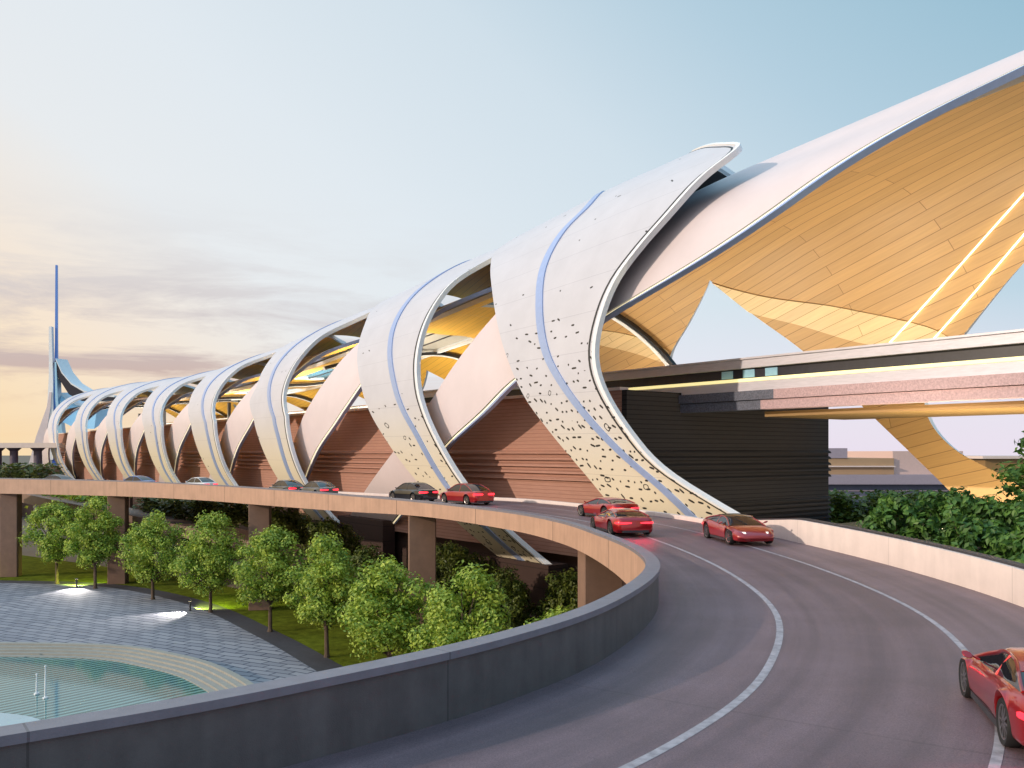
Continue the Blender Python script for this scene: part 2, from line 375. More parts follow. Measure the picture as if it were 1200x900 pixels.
def band(name, sR, sL, t0, t1, off, thick, mats, parent, nt=60, ns=6, dip=None, smooth=50):
    """a curved solid strip of the shell between two edges sR(theta), sL(theta); mats = outer, inner, edge"""
    me = bpy.data.meshes.new(name); bm = bmesh.new(); uvl = bm.loops.layers.uv.new('UVMap')
    T = frange(t0, t1, nt)
    def grid(o): return [[bm.verts.new(shell(a + (b - a) * j / ns, t, o + (dip(t, j / ns) if dip else 0))) for j in range(ns + 1)] for t, a, b in ((t, sR(t), sL(t)) for t in T)]
    go, gi = grid(off), grid(off + thick)
    def uvof(v): return v
    def quad(vs, mi, uvs):
        f = bm.faces.new(vs); f.material_index = mi; f.smooth = True
        for l, u in zip(f.loops, uvs): l[uvl].uv = u
    for i in range(nt - 1):
        for j in range(ns):
            def U(ii, jj):
                t = T[ii]; return (sR(t) + (sL(t) - sR(t)) * jj / ns, t * .30)
            u = [U(i, j), U(i, j + 1), U(i + 1, j + 1), U(i + 1, j)]
            quad([go[i][j], go[i][j + 1], go[i + 1][j + 1], go[i + 1][j]], 0, u)
            quad([gi[i + 1][j], gi[i + 1][j + 1], gi[i][j + 1], gi[i][j]], 1, [u[3], u[2], u[1], u[0]])
    for i in range(nt - 1):
        for j in (0, ns):
            quad([go[i][j], go[i + 1][j], gi[i + 1][j], gi[i][j]] if j == 0 else [go[i + 1][j], go[i][j], gi[i][j], gi[i + 1][j]], 2, [(0, 0)] * 4)
    for i in (0, nt - 1):
        for j in range(ns):
            quad([go[i][j], gi[i][j], gi[i][j + 1], go[i][j + 1]] if i else [go[i][j + 1], gi[i][j + 1], gi[i][j], go[i][j]], 2, [(0, 0)] * 4)
    bmesh.ops.recalc_face_normals(bm, faces=bm.faces)
    bm.to_mesh(me); bm.free()
    me.set_sharp_from_angle(angle=R(smooth))
    return link(name, me, mats, parent)

station = empty('railway_station', sw(45, 45, GROUND))
tag(station, 'long vaulted station hall of interlaced pale ribbons over russet walls', 'station')
inv = Matrix.Translation(-station.location)
def S(o):                                     # parts are modelled in world space; keep them there under the thing
    o.matrix_parent_inverse = Matrix.Translation(-station.location) if o.parent is station else Matrix.Identity(4); return o

# outer ribbons: knots (theta, s) relative to the right edge at theta 0
R1 = (42.4, [(-42, -30), (-30, -18.5), (-24, -11.8), (-19, -7.8), (-14.5, -4.8), (-10, -2.9), (0, 0), (7, 1.0), (15, .8), (22, 0), (28, -1.5), (34, -3.2), (42, -5.0), (46, -6.2), (49, -6.4), (52, -5.5), (56, -3.8), (60, -2.2), (70, 1.6), (80, 3.4), (95, 4.2), (110, 4.4), (132, 4)],
      [(-40, -5.5), (-30, -2.5), (-21, .7), (-16, 2.3), (-6.5, 5.8), (0, 8.1), (10, 10.6), (20, 12.8), (30, 15), (42, 17.9), (52, 20.0), (58, 19.7), (66, 19.9), (80, 22), (100, 25), (132, 25)],
      [(-40, -13.2), (-30, -9.4), (-18.6, -5.0), (-12, -1.7), (-3, 2.1), (6, 5.1), (12, 6.4), (22, 7.8), (32, 8.8), (43, 8.8), (51, 8.0), (60, 9), (75, 12), (100, 15), (132, 15)])
RK = ([(-40, -11.5), (-30, -8), (-23, -5.6), (-14, -3.2), (0, 0), (10, 1.3), (19, 1.9), (30, 2.1), (41, 1.6), (49, .5), (54, -1.2), (58, -3.8), (61, -5.6), (65, -6.2), (72, -5), (90, -1), (132, 4)],
      [(-40, -5), (-30, -1.2), (-21, 2.2), (-8, 6.7), (0, 9.3), (10, 11.4), (21, 13.6), (37, 16.1), (48, 18.5), (60, 20), (75, 20.6), (100, 21), (132, 21)],
      [(-40, -8.6), (-30, -5.4), (-23, -2.9), (-8, .8), (0, 3.2), (10, 5.2), (19, 6.8), (30, 8.2), (44, 8.8), (54, 8.4), (62, 7.6), (75, 8), (100, 10), (132, 10)])
RS = [42.4, 64.7, 93.1, 116.2, 139.5, 163.3, 189.5, 217.9]
rng = random.Random(3)
ORD = ['nearest and largest', 'second nearest']
for k, s0 in enumerate(RS):
    kR, kL, kB = R1[1:] if k == 0 else RK
    n = 110 if k < 2 else 70
    lo_, hi_, tip, nar = ((0, 0, 0, 0), (0, 0, 0, 0), (.17, .06, 3.0, 2.4), (.18, .02, 4.4, .6), (.24, -.03, 5.5, .6), (.25, -.06, 6.5, 1), (.26, -.05, 7, 1), (.26, -.05, 7, 1))[k]
    sh = lambda t, lo_=lo_, hi_=hi_: lo_ * max(0, -t) - hi_ * (math.sqrt((max(0, min(t, 54) - 8)) ** 2 + 9) - 3)
    tp = lambda t, tip=tip: -tip * sstep((t - 54) / 9) * (1 - .6 * sstep((t - 66) / 40))
    nr = lambda t, nar=nar: -nar * sstep((t - 8) / 12)
    dmax = .55 if k else .45
    dp = lambda t, f, dmax=dmax: dmax * sstep((t - 38) / 18) * (1 - sstep(f / .5))
    dpe = lambda t, f, dmax=dmax: dmax * sstep((t - 38) / 18)
    fR = lambda t, kk=kR, s0=s0, sh=sh, tp=tp: s0 + spline(kk, t) + sh(t) + tp(t)
    fL = lambda t, kk=kL, s0=s0, sh=sh, nr=nr: s0 + spline(kk, t) + sh(t) + nr(t)
    fB = lambda t, kk=kB, s0=s0, sh=sh: s0 + spline(kk, t) + sh(t)
    ro = 0.
    rb = S(band('outer_ribbon', fR, fL, TMIN, 128, ro, .34, [M_PERF[min(k, 2)], M_CHAR if k == 0 else M_WOODLIT, M_WHITE], station, nt=n, ns=10, dip=dp))
    sub = [S(band('groove_stripe', lambda t: fB(t) - .38, lambda t: fB(t) + .38, TMIN, 110, ro - .10, .16, [M_STRIPE] * 3, rb, nt=n, ns=2, dip=lambda t, f: dp(t, (fB(t) - fR(t)) / (fL(t) - fR(t))))),
           S(band('edge_trim', lambda t: fR(t) - .34, lambda t: fR(t) - .005, TMIN, 128, ro - .10, .40, [M_WHITE, M_WHITE, M_WHITE], rb, nt=n, ns=1, dip=dpe)),
           S(band('shadow_gap', lambda t: fR(t) + .25, lambda t: fR(t) + .42, TMIN, 128, ro - .02, .05, [M_BLACK] * 3, rb, nt=n, ns=1, dip=dpe))]
    # concrete plinth the ribbon stands on
    p = MB(); a, b = fR(TMIN), fL(TMIN)
    z1 = shell(a, TMIN, 0).z + .35; w0 = WC - RW * math.cos(R(TMIN))
    p.swbox(a - .6, b + .6, w0 - .7, w0 + 1.3, GROUND, z1)
    S(p.build('plinth', M_PODIUM, station))

# inner ribbons wind the other way, 1.5 m inside the outer ones
P1L = [(-42, 79), (-30, 72.5), (-12, 64.3), (-2, 58), (5.7, 53.8), (16.7, 45), (25, 36.9), (30.3, 32.8), (36, 29.4), (42.5, 26.2), (51, 22.6), (61, 17.6), (70, 9), (90, -14)]
P1U = [(-42, 88), (-25, 79), (-13, 72.5), (0, 66.2), (12.7, 62.3), (20, 60.1), (26.2, 58.2), (40, 54), (50, 49.8), (61.7, 44.2), (72, 39), (90, 28)]
PL = [(-42, 18.5), (-36, 16), (-25.5, 11), (-13, 5.6), (-2, 0), (5, -2.6), (12.8, -5), (25, -9.3), (40, -14.2), (55, -20), (70, -27), (90, -36)]
PU = [(-42, 27), (-36, 24), (-25, 18), (-11, 11.4), (5, 6.6), (19, 3.2), (28, 1.4), (40, -1.6), (55, -7.4), (70, -14), (90, -24)]
PS = [0, 83.8, 107.7, 131.8, 155.0, 180, 206, 233]
for k, s0 in enumerate(PS):
    kL, kU = (P1L, P1U) if k == 0 else (PL, PU)
    n = 90 if k < 2 else 60
    fl = lambda t, kk=kL, s0=s0: s0 + spline(kk, t)
    fu = lambda t, kk=kU, s0=s0: s0 + spline(kk, t)
    rb = S(band('inner_ribbon', fl, fu, TMIN, 88, 1.5, .36, [M_PINK, M_WOODLIT if k else M_WOOD, M_WHITE], station, nt=n, ns=8))
    m = 1.0 if k == 0 else .7
    S(band('shadow_gap', lambda t: fl(t) - .24 * m, lambda t: fl(t) - .004, TMIN, 88, 1.58, .3, [M_BLACK] * 3, rb, nt=n, ns=1))
    S(band('light_strip', lambda t: fl(t) - .56 * m, lambda t: fl(t) - .25 * m, TMIN, 88, 1.52, .36, [M_EDGEGLOW] * 3, rb, nt=n, ns=1))
    S(band('edge_trim', lambda t: fl(t) - .92 * m, lambda t: fl(t) - .57 * m, TMIN, 88, 1.5, .42, [M_STRIPE if k == 0 else M_WHITE, M_WHITE, M_STRIPE], rb, nt=n, ns=1))
    p = MB(); a, b = fl(TMIN), fu(TMIN); w0 = WC - (RW - 1.5) * math.cos(R(TMIN)) - .9
    p.swbox(a - .5, b + .5, w0 - .3, w0 + 1.1, GROUND, shell(a, TMIN, 1.5).z + .35)
    S(p.build('plinth', M_PODIUM, station))

# timber vault behind, standing on funnel-shaped piers with open triangles between them
OFF = 2.1
V0L = [(60, 62), (130, 54), (147, 51.2), (163, 46.7), (183, 40.6), (209, 31.4), (222, 27)]
V0R = [(60, -12), (110, 6), (132, 21), (151, 28.4), (158, 30.8), (165, 33), (174, 35.6), (183, 35.9), (192, 33.6), (200, 28.8), (209, 24), (222, 18)]
VKL = [(118, 24.5), (132, 24.5), (147, 21.8), (163, 17.4), (183, 10.4), (209, 1.4), (222, -3)]
VKR = [(118, -3.5), (130, -1.1), (145, 3.6), (155, 6.9), (165, 8.2), (174, 7.9), (183, 6.6), (200, -1), (222, -8)]
pier = S(band('timber_vault', lambda t: spline(V0R, t), lambda t: spline(V0L, t), 62, 222, OFF, .6, [M_WHITE, M_WOOD, M_WHITE], station, nt=110, ns=24))
for (x0, x1) in ((0, 1),):
    # two recessed light lines running down the pier
    for d in (0, 1):
        f = lambda t, d=d: 27 + (t - 133.3) * .383 if d == 0 else 27.5 + (t - 142.9) * .353
        S(band('light_strip', lambda t: f(t) - .09, lambda t: f(t) + .09, 122, 166, OFF + .735, .05, [M_GLOWSTRIP] * 3, pier, nt=26, ns=1))
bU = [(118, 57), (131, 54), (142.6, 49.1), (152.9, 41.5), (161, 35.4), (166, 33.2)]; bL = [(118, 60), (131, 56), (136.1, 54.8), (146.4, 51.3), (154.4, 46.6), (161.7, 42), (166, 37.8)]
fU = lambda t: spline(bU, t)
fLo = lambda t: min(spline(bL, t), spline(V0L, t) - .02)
S(band('sun_patch_band', fU, fLo, 131.5, 166, OFF + .61, .12, [M_WOODSUN] * 3, pier, nt=40, ns=6))  # sun patch on the vault built as a strip of lighter timber
for k in range(1, 8):
    s0 = 55 + 24.6 * (k - 1)
    v = S(band('timber_vault', lambda t: s0 + spline(VKR, t), lambda t: s0 + spline(VKL, t), 118, 222, OFF, .5, [M_WHITE, M_WOOD if k < 2 else M_WOODLIT, M_WHITE], station, nt=50, ns=8))
    if k == 1:
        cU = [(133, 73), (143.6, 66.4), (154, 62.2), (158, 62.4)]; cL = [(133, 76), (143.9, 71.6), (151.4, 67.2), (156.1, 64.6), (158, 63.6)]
        S(band('sun_patch_band', lambda t: max(spline(cU, t), s0 + spline(VKR, t) + .02), lambda t: spline(cL, t), 136, 158, OFF + .51, .12, [M_WOODSUN] * 3, v, nt=24, ns=4))  # second painted sun patch, on the next pier
    # roof strips over the bay: timber, blue glazing, timber
    a, b = (62.05, s0 + 24.6) if k == 1 else (s0 + .02, s0 + 24.58)
    L = b - a
    S(band('timber_strip', lambda t: a, lambda t: a + .36 * L, 64, 117.8, OFF, .45, [M_WHITE, M_WOODLIT, M_WHITE], station, nt=24, ns=3))
    S(band('timber_strip', lambda t: a + .80 * L, lambda t: b, 64, 117.8, OFF, .45, [M_WHITE, M_WOODLIT, M_WHITE], station, nt=24, ns=3))
    S(band('timber_strip', lambda t: a + .362 * L, lambda t: a + .798 * L, 64, 82, OFF, .45, [M_WHITE, M_WOODLIT, M_WHITE], station, nt=10, ns=3))
    g = S(band('skylight', lambda t: a + .365 * L, lambda t: a + .795 * L, 82.2, 117.6, OFF + .15, .06, [M_GLASSW if k in (2, 5) else M_GLASSB] * 3, station, nt=16, ns=3))
    for q in (94, 106):
        S(band('glazing_bar', lambda t: a + .365 * L, lambda t: a + .795 * L, q - .35, q + .35, OFF + .05, .3, [M_CHAR] * 3, g, nt=3, ns=2))
    # slender white arch rib with a dark edge
    ar = S(band('cross_beam', lambda t: a, lambda t: b, 117.9, 119.3, OFF + .55, .4, [M_WHITE] * 3, station, nt=3, ns=6))
    S(band('shadow_gap', lambda t: a, lambda t: b, 119.32, 119.9, OFF + .6, .3, [M_BLACK] * 3, ar, nt=3, ns=6))
    if k == 1: continue
    rb = S(band('arch_rib', lambda t: s0 + 17 - (t - 118) * .20, lambda t: s0 + 17.5 - (t - 118) * .20, 66, 200, OFF + .7, .5, [M_WHITE] * 3, station, nt=40, ns=1))
    S(band('shadow_gap', lambda t: s0 + 16.6 - (t - 118) * .20, lambda t: s0 + 16.97 - (t - 118) * .20, 66, 200, OFF + .75, .4, [M_BLACK] * 3, rb, nt=40, ns=1))
# edge rib crossing the first open triangle
rb = S(band('arch_rib', lambda t: 66 - (t - 133) * .16, lambda t: 66.5 - (t - 133) * .16, 120, 175, OFF + .9, .5, [M_WHITE] * 3, station, nt=30, ns=1))
S(band('shadow_gap', lambda t: 65.5 - (t - 133) * .16, lambda t: 65.97 - (t - 133) * .16, 120, 175, OFF + .95, .4, [M_BLACK] * 3, rb, nt=30, ns=1))

# walls
E0 = 46.0; W0, W1 = 45.4, 70.6; ZT = 4.5
mb = MB(); mb.swbox(E0 + .02, 245, W0, W0 + .5, GROUND + 6.6, ZT); wall = S(mb.build('russet_wall', M_BRICK, station)); wall['label'] = 'russet boarded wall with five projecting ledges'
for i in range(5):
    l = MB(); z = 0.05 - i * .52
    l.hexa([sw(E0 + .02, W0 - .30, z - .16), sw(245, W0 - .30, z - .16), sw(245, W0 + .01, z - .16), sw(E0 + .02, W0 + .01, z - .16),
            sw(E0 + .02, W0 - .22, z), sw(245, W0 - .22, z), sw(245, W0 + .01, z + .14), sw(E0 + .02, W0 + .01, z + .14)])
    S(l.build('ledge', M_BRICK, wall))
mb = MB(); mb.swbox(E0 + .02, 245, W0 - .15, W0 + .7, ZT, ZT + .22); S(mb.build('wall_cap', M_CREAM, wall))
mb = MB(); mb.swbox(E0 - .5, E0, W0, W1, GROUND + 6.6, ZT); ew = S(mb.build('end_wall', M_DARK, station)); ew['label'] = 'boarded end wall below the deck, its shadow painted in charcoal'
for z in [0.05 - i * .52 for i in range(5)] + [-4.0 - i * .42 for i in range(6)]:
    l = MB()
    l.hexa([sw(E0 - .80, W0 - .02, z - .14), sw(E0 - .80, W1, z - .14), sw(E0 - .49, W1, z - .14), sw(E0 - .49, W0 - .02, z - .14),
            sw(E0 - .72, W0 - .02, z + .02), sw(E0 - .72, W1, z + .02), sw(E0 - .49, W1, z + .14), sw(E0 - .49, W0 - .02, z + .14)])
    S(l.build('ledge', M_DARK, ew))
mb = MB(); mb.swbox(E0 - .52, 245, W0 + .6, W1 - .3, GROUND, GROUND + 6.6); S(mb.build('podium', M_PODIUM, station))
mb = MB(); mb.swbox(76, 245, 63, 63.4, GROUND + 6.6, 7.0); iw = S(mb.build('inner_wall', M_INNER, station))
for z0, z1, m in ((5.0, 6.3, M_NIGHT), (6.6, 6.85, M_WHITE)):
    l = MB(); l.swbox(76, 245, 62.8, 62.995, z0, z1); S(l.build('window_band' if m is M_NIGHT else 'cornice', m, iw))
mb = MB(); mb.swbox(E0, 245, W0 + .5, 63, 3.2, 3.6); S(mb.build('concourse_floor', M_CHAR, station))
mb = MB()
for s in frange(80, 236, 9): mb.swbox(s, s + .5, 57, 57.5, 3.6, 9)
S(mb.build('platform_screen', M_CHAR, station))

# unseen fill lights added on the platforms to brighten the timber vault
for i, s_ in enumerate([20, 30, 40, 52, 64] + [55 + 24.6 * k + 14 for k in range(1, 7)]):
    wq = 58.5 if i < 5 else 52.5
    t = empty('vault_fill_light', sw(s_, wq, 3.9 if i >= 5 else 4.41)); tag(t, 'warm floodlight added unseen under the timber vault', 'fill_light', 'added fill lights under the vault')
    mb = MB(); mb.box(-1.2, 1.2, -.25, .25, 0, .35); mb.build('fill_light_housing', M_CHAR, t)
    mb = MB(); mb.box(-1.1, 1.1, -.2, .2, .352, .37); mb.build('lens', M_GLOWSTRIP, t)
    t.rotation_euler.z = TH + PI / 2
    l = bpy.data.lights.new('lamp', 'AREA'); l.shape = 'RECTANGLE'; l.size = 2.2; l.size_y = .5; l.energy = 1500 if i < 5 else 5000; l.color = (1, .90, .72)
    o = bpy.data.objects.new('lamp', l); COL.objects.link(o); o.parent = t; o.location = (0, 0, .42)
    d_ = Matrix.Rotation(-t.rotation_euler.z, 3, 'Z') @ (NX * (.75 if i < 5 else .35) + Vector((0, 0, 1)))
    o.rotation_euler = d_.to_track_quat('-Z', 'Y').to_euler()

for x, y, lab in ((24, 50, 'warm ground floodlight added to brighten the timber leg, nearer the road'), (31, 47, 'warm ground floodlight added to brighten the timber leg from the right')):  # unseen lamps added to warm and brighten the timber leg
    t = empty('leg_fill_light', (x, y, -4.6)); tag(t, lab, 'fill_light')
    mb = MB(); mb.box(-.5, .5, -.25, .25, 0, .3); mb.build('fill_light_housing', M_CHAR, t)
    mb = MB(); mb.box(-.45, .45, -.2, .2, .302, .32); mb.build('lens', M_GLOWSTRIP, t)
    l = bpy.data.lights.new('lamp', 'AREA'); l.size = .8; l.energy = 3800; l.color = (1, .88, .62)
    o = bpy.data.objects.new('lamp', l); COL.objects.link(o); o.parent = t; o.location = (0, 0, .4)
    o.rotation_euler = (Vector((33, 63, 1)) - Vector((x, y, -4))).to_track_quat('-Z', 'Y').to_euler()

# far end: blue hood sweeping up to the mast
spire = empty('mast_tower', sw(262, 48, GROUND)); tag(spire, 'slender white and blue mast with flared legs at the far end of the hall', 'tower')
SX = sw(262, 48, 0)
def SP(o): o.matrix_parent_inverse = Matrix.Translation(-spire.location) if o.parent is spire else Matrix.Identity(4); return o
def fin(name, prof, y0, y1, m):
    """a vertical blade: prof = list of (across, z, half width)"""
    mb = MB(); ex = Vector((1, 0, 0)); ey = Vector((0, 1, 0))
    rings = [[SX + ex * (x - h) + ey * y0 + Vector((0, 0, z)), SX + ex * (x + h) + ey * y0 + Vector((0, 0, z)), SX + ex * (x + h * .6) + ey * y1 + Vector((0, 0, z)), SX + ex * (x - h * .6) + ey * y1 + Vector((0, 0, z))] for x, z, h in prof]
    mb.sweep(rings); return SP(mb.build(name, m, spire, 40))
fin('mast', [(0, 11, .8), (0, 20, .5), (0, 30, .34), (0, 50, .22)], 0, .7, M_MAST)
fin('fin', [(-2.4, -2, 2.0), (-1.9, 4, 1.5), (-1.2, 12, .8), (-1.0, 20, .55), (-1.2, 33.5, .35)], -.8, .6, M_WHITE)
fin('leg', [(-6.5, -14, 1.6), (-5.4, -4, 1.6), (-3.6, 4, 1.3), (-1.5, 12, .5), (-1.0, 16, .3)], -1, 1.4, M_PINK)
fin('leg', [(7.0, -14, 1.6), (4.4, -4, 1.1), (1.7, 5, .6), (.7, 14, .35), (.4, 24, .22)], -1.2, 1.2, M_SKYBLUE)
fin('doorway_fin', [(.6, -14, .9), (-.4, -2, .5), (-.6, 2, .1)], -.4, .4, M_BLUE)
mb = MB(); pts = [(0.4, 24.5, .5), (2.0, 21.0, 1.4), (4.5, 18.0, 2.3), (8, 15.9, 2.0), (12, 14.9, 1.1), (16, 14.6, .35)]
mb.sweep([[SX + Vector((x, -1, z)), SX + Vector((x, 5, z + .3)), SX + Vector((x - .6, 5, z - h)), SX + Vector((x - .6, -1, z - h - .3))] for x, z, h in pts])
SP(mb.build('hood', [M_NIGHT], spire, 40))
mb = MB(); mb.sweep([[SX + Vector((x + .1, -1.3, z + .02)), SX + Vector((x + .1, 5, z + .32)), SX + Vector((x + .1, 5, z + .75)), SX + Vector((x + .1, -1.3, z + .45))] for x, z, h in pts])
SP(mb.build('hood_edge', [M_WHITE], spire, 40))
mb = MB(); pts = [(0.2, 16), (2.2, 14.0), (5, 12.6), (8, 12.2), (10.5, 12.2)]
mb.sweep([[SX + Vector((x, 1, z)), SX + Vector((x, 10, z + .6)), SX + Vector((x + .6, 10, z - 2)), SX + Vector((x + .6, -2, z - 6))] for x, z in pts])
SP(mb.build('hood_roof', M_SKYBLUE, spire, 40))

# ------------------------------------------------------------------ raised railway deck
deck = empty('railway_deck', sw(20, 57, GROUND)); tag(deck, 'raised railway deck with steel parapet and yellow light line running out of the hall', 'bridge')
def D(o): o.matrix_parent_inverse = Matrix.Translation(-deck.location) if o.parent is deck else Matrix.Identity(4); return o
WD = 51.2
def dbox(name, s0, s1, w0, w1, z0, z1, m, parent=deck):
    mb = MB(); mb.swbox(s0, s1, w0, w1, z0, z1); return D(mb.build(name, m, parent))
dbox('deck_slab', -22, 90, WD + .3, 63, 3.7, 4.4, M_CHAR)
pr = dbox('parapet', -22, 90, WD + .10, WD + .55, 5.95, 6.55, M_STEEL)
dbox('handrail', -22, 90, WD - .05, WD + .62, 6.555, 6.68, M_STEEL, pr)
dbox('recess_panel', -22, 90, WD + .45, WD + .6, 5.0, 5.94, M_NIGHT)
dbox('light_strip', -22, 90, WD - .06, WD + .44, 4.98, 5.2, M_DECKGLOW)
dbox('edge_beam', -22, 90, WD, WD + .44, 4.3, 4.975, M_STEEL)
for s0, s1, m in ((-22, 37.0, M_GRANITE), (37.0, 46.2, M_GRANITE_SHADE)):
    dbox('granite_course', s0, s1, WD - .3, WD + .9, 3.66, 4.3, m)
    dbox('granite_course', s0, s1 + (1.2 if m is M_GRANITE else 0) - (0 if m is M_GRANITE else 0) if m is M_GRANITE else s1, WD - .12, WD + .9, 2.98, 3.62, m) if m is M_GRANITE else dbox('granite_course', 38.2, s1, WD - .12, WD + .9, 2.98, 3.62, m)
dbox('timber_soffit', -22, 38.6, WD + .9, 62, 2.5, 2.85, M_WOOD2)
for s in (37.2, 39.1, 41.0): dbox('recess_light', s, s + 1.0, WD + .40, WD + .449, 5.3, 5.85, M_SKYBLUE)
dbox('parapet', -22, 90, 62.4, 62.8, 4.4, 6.3, M_STEEL)
for s in (12, -12): dbox('pier', s - 1, s + 1, 56, 58.5, GROUND, 3.7, M_COLUMN)

# ------------------------------------------------------------------ elevated road: inner edge, level, parapet height, width
PATH = [(-75, 108, -4.1, 1.12, 8.), (-60, 104, -4.1, 1.10, 8.), (-43.2, 97.7, -4.1, 1.0, 8.), (-31.5, 89.5, -4.08, .90, 8.), (-21.5, 79.2, -4.02, .82, 8.), (-13.3, 69.3, -3.85, .62, 8.),
        (-5.8, 60.2, -3.62, .32, 8.), (0, 51.6, -3.75, .35, 8.1), (2.7, 45, -3.85, .40, 8.2), (4.0, 38.4, -3.95, .48, 8.5), (4.55, 31, -4.1, .76, 9.2), (4.0, 24.3, -4.22, 1.05, 9.9),
        (2.1, 18.7, -4.25, 1.1, 10.3), (-.2, 15.0, -4.25, 1.1, 10.6), (-3.0, 12.05, -4.25, 1.1, 10.8), (-5.4, 10.1, -4.25, 1.1, 10.8), (-9, 7.7, -4.25, 1.1, 10.8), (-14, 5.2, -4.25, 1.1, 10.8), (-20, 3, -4.25, 1.1, 10.8)][::-1]
def cr(p0, p1, p2, p3, t):
    return [.5 * (2 * b + (c - a) * t + (2 * a - 5 * b + 4 * c - d) * t * t + (3 * b - a - 3 * c + d) * t ** 3) for a, b, c, d in zip(p0, p1, p2, p3)]
LINE = []
for i in range(len(PATH) - 1):
    q = [PATH[max(0, min(len(PATH) - 1, i + k))] for k in (-1, 0, 1, 2)]
    for j in range(10): LINE.append(cr(*q, j / 10))
LINE.append(list(PATH[-1]))
NRM = []
for i in range(len(LINE)):
    a, b = LINE[max(0, i - 2)], LINE[min(len(LINE) - 1, i + 2)]
    t = Vector((b[0] - a[0], b[1] - a[1], 0)).normalized(); NRM.append(Vector((t.y, -t.x, 0)))   # to the right = towards the station
DIST = [0.]
for i in range(1, len(LINE)): DIST.append(DIST[-1] + math.hypot(LINE[i][0] - LINE[i - 1][0], LINE[i][1] - LINE[i - 1][1]))
def rp(i, off, dz): return Vector((LINE[i][0], LINE[i][1], LINE[i][2] + dz)) + NRM[i] * off
def at(d, off, dz=0):
    i = max(k for k in range(len(DIST) - 1) if DIST[k] <= d); f = (d - DIST[i]) / (DIST[i + 1] - DIST[i])
    p = rp(i, off, dz).lerp(rp(i + 1, off, dz), f); t = (rp(i + 1, off, 0) - rp(i, off, 0))
    return p, math.atan2(t.y, t.x)
N = len(LINE)
#PATHEND
def track(me, road_=False):
    """store how far along the road (and how far across) every vertex lies, so joints and wear can follow the curve"""
    A = me.attributes.new('along', 'FLOAT', 'POINT'); B = me.attributes.new('across', 'FLOAT', 'POINT')
    for v in me.vertices:
        i = min(range(N), key=lambda q: (LINE[q][0] - v.co.x + NRM[q].x * (LINE[q][4] * .5 if road_ and 0 else 0)) ** 2 + (LINE[q][1] - v.co.y) ** 2) if not road_ else None
        if road_: i = v.index // 9
        A.data[v.index].value = DIST[i]; B.data[v.index].value = ((v.co - rp(i, 0, 0)).xy.dot(NRM[i].xy))
def jointed(m, period, width, depth=.35, offs=0., streak=.0):
    """dark panel joints at a regular distance along the road, faint streaks below"""
    nt = m.node_tree; b = nt.nodes['Principled BSDF']; src = b.inputs['Base Color'].links[0].from_socket
    at_ = nt.nodes.new('ShaderNodeAttribute'); at_.attribute_name = 'along'
    d = nt.nodes.new('ShaderNodeMath'); d.operation = 'MULTIPLY_ADD'; d.inputs[1].default_value = 1 / period; d.inputs[2].default_value = offs; nt.links.new(at_.outputs['Fac'], d.inputs[0])
    f = nt.nodes.new('ShaderNodeMath'); f.operation = 'FRACT'; nt.links.new(d.outputs[0], f.inputs[0])
    l = nt.nodes.new('ShaderNodeMath'); l.operation = 'LESS_THAN'; l.inputs[1].default_value = width / period; nt.links.new(f.outputs[0], l.inputs[0])
    mx = nt.nodes.new('ShaderNodeMix'); mx.data_type = 'RGBA'; mx.blend_type = 'MULTIPLY'; nt.links.new(l.outputs[0], mx.inputs[0]); mx.inputs[7].default_value = (depth, depth, depth, 1)
    nt.links.new(src, mx.inputs[6])
    out = mx.outputs[2]
    if streak:
        cb = nt.nodes.new('ShaderNodeCombineXYZ'); tc = nt.nodes.new('ShaderNodeTexCoord'); sp_ = nt.nodes.new('ShaderNodeSeparateXYZ'); nt.links.new(tc.outputs['Object'], sp_.inputs[0])
        nt.links.new(at_.outputs['Fac'], cb.inputs[0]); z_ = nt.nodes.new('ShaderNodeMath'); z_.operation = 'MULTIPLY'; z_.inputs[1].default_value = .12; nt.links.new(sp_.outputs['Z'], z_.inputs[0]); nt.links.new(z_.outputs[0], cb.inputs[1])
        n = nt.nodes.new('ShaderNodeTexNoise'); n.inputs['Scale'].default_value = 2.2; n.inputs['Detail'].default_value = 5; nt.links.new(cb.outputs[0], n.inputs['Vector'])
        cr_ = nt.nodes.new('ShaderNodeValToRGB'); k = 1 - streak; cr_.color_ramp.elements[0].position = .35; cr_.color_ramp.elements[0].color = (k, k, k, 1); cr_.color_ramp.elements[1].position = .6; cr_.color_ramp.elements[1].color = (1, 1, 1, 1)
        nt.links.new(n.outputs['Fac'], cr_.inputs[0])
        m3 = nt.nodes.new('ShaderNodeMix'); m3.data_type = 'RGBA'; m3.blend_type = 'MULTIPLY'; m3.inputs[0].default_value = 1; nt.links.new(out, m3.inputs[6]); nt.links.new(cr_.outputs[0], m3.inputs[7]); out = m3.outputs[2]
    nt.links.new(out, b.inputs['Base Color'])
jointed(M_PARA, 6.0, .03, .6, .3, .22); jointed(M_FASCIA, 10.0, .07, .35, .45, .12); M_ROSEWALL = mat('rose_wall_concrete', (.80, .68, .65), .6, noise=.06, nscale=1, bump=.15); jointed(M_ROSEWALL, 6.0, .03, .8, .1, .07); jointed(M_COPING, 6.0, .03, .6, .3); jointed(M_ROAD, 14.0, .05, .8, .2)
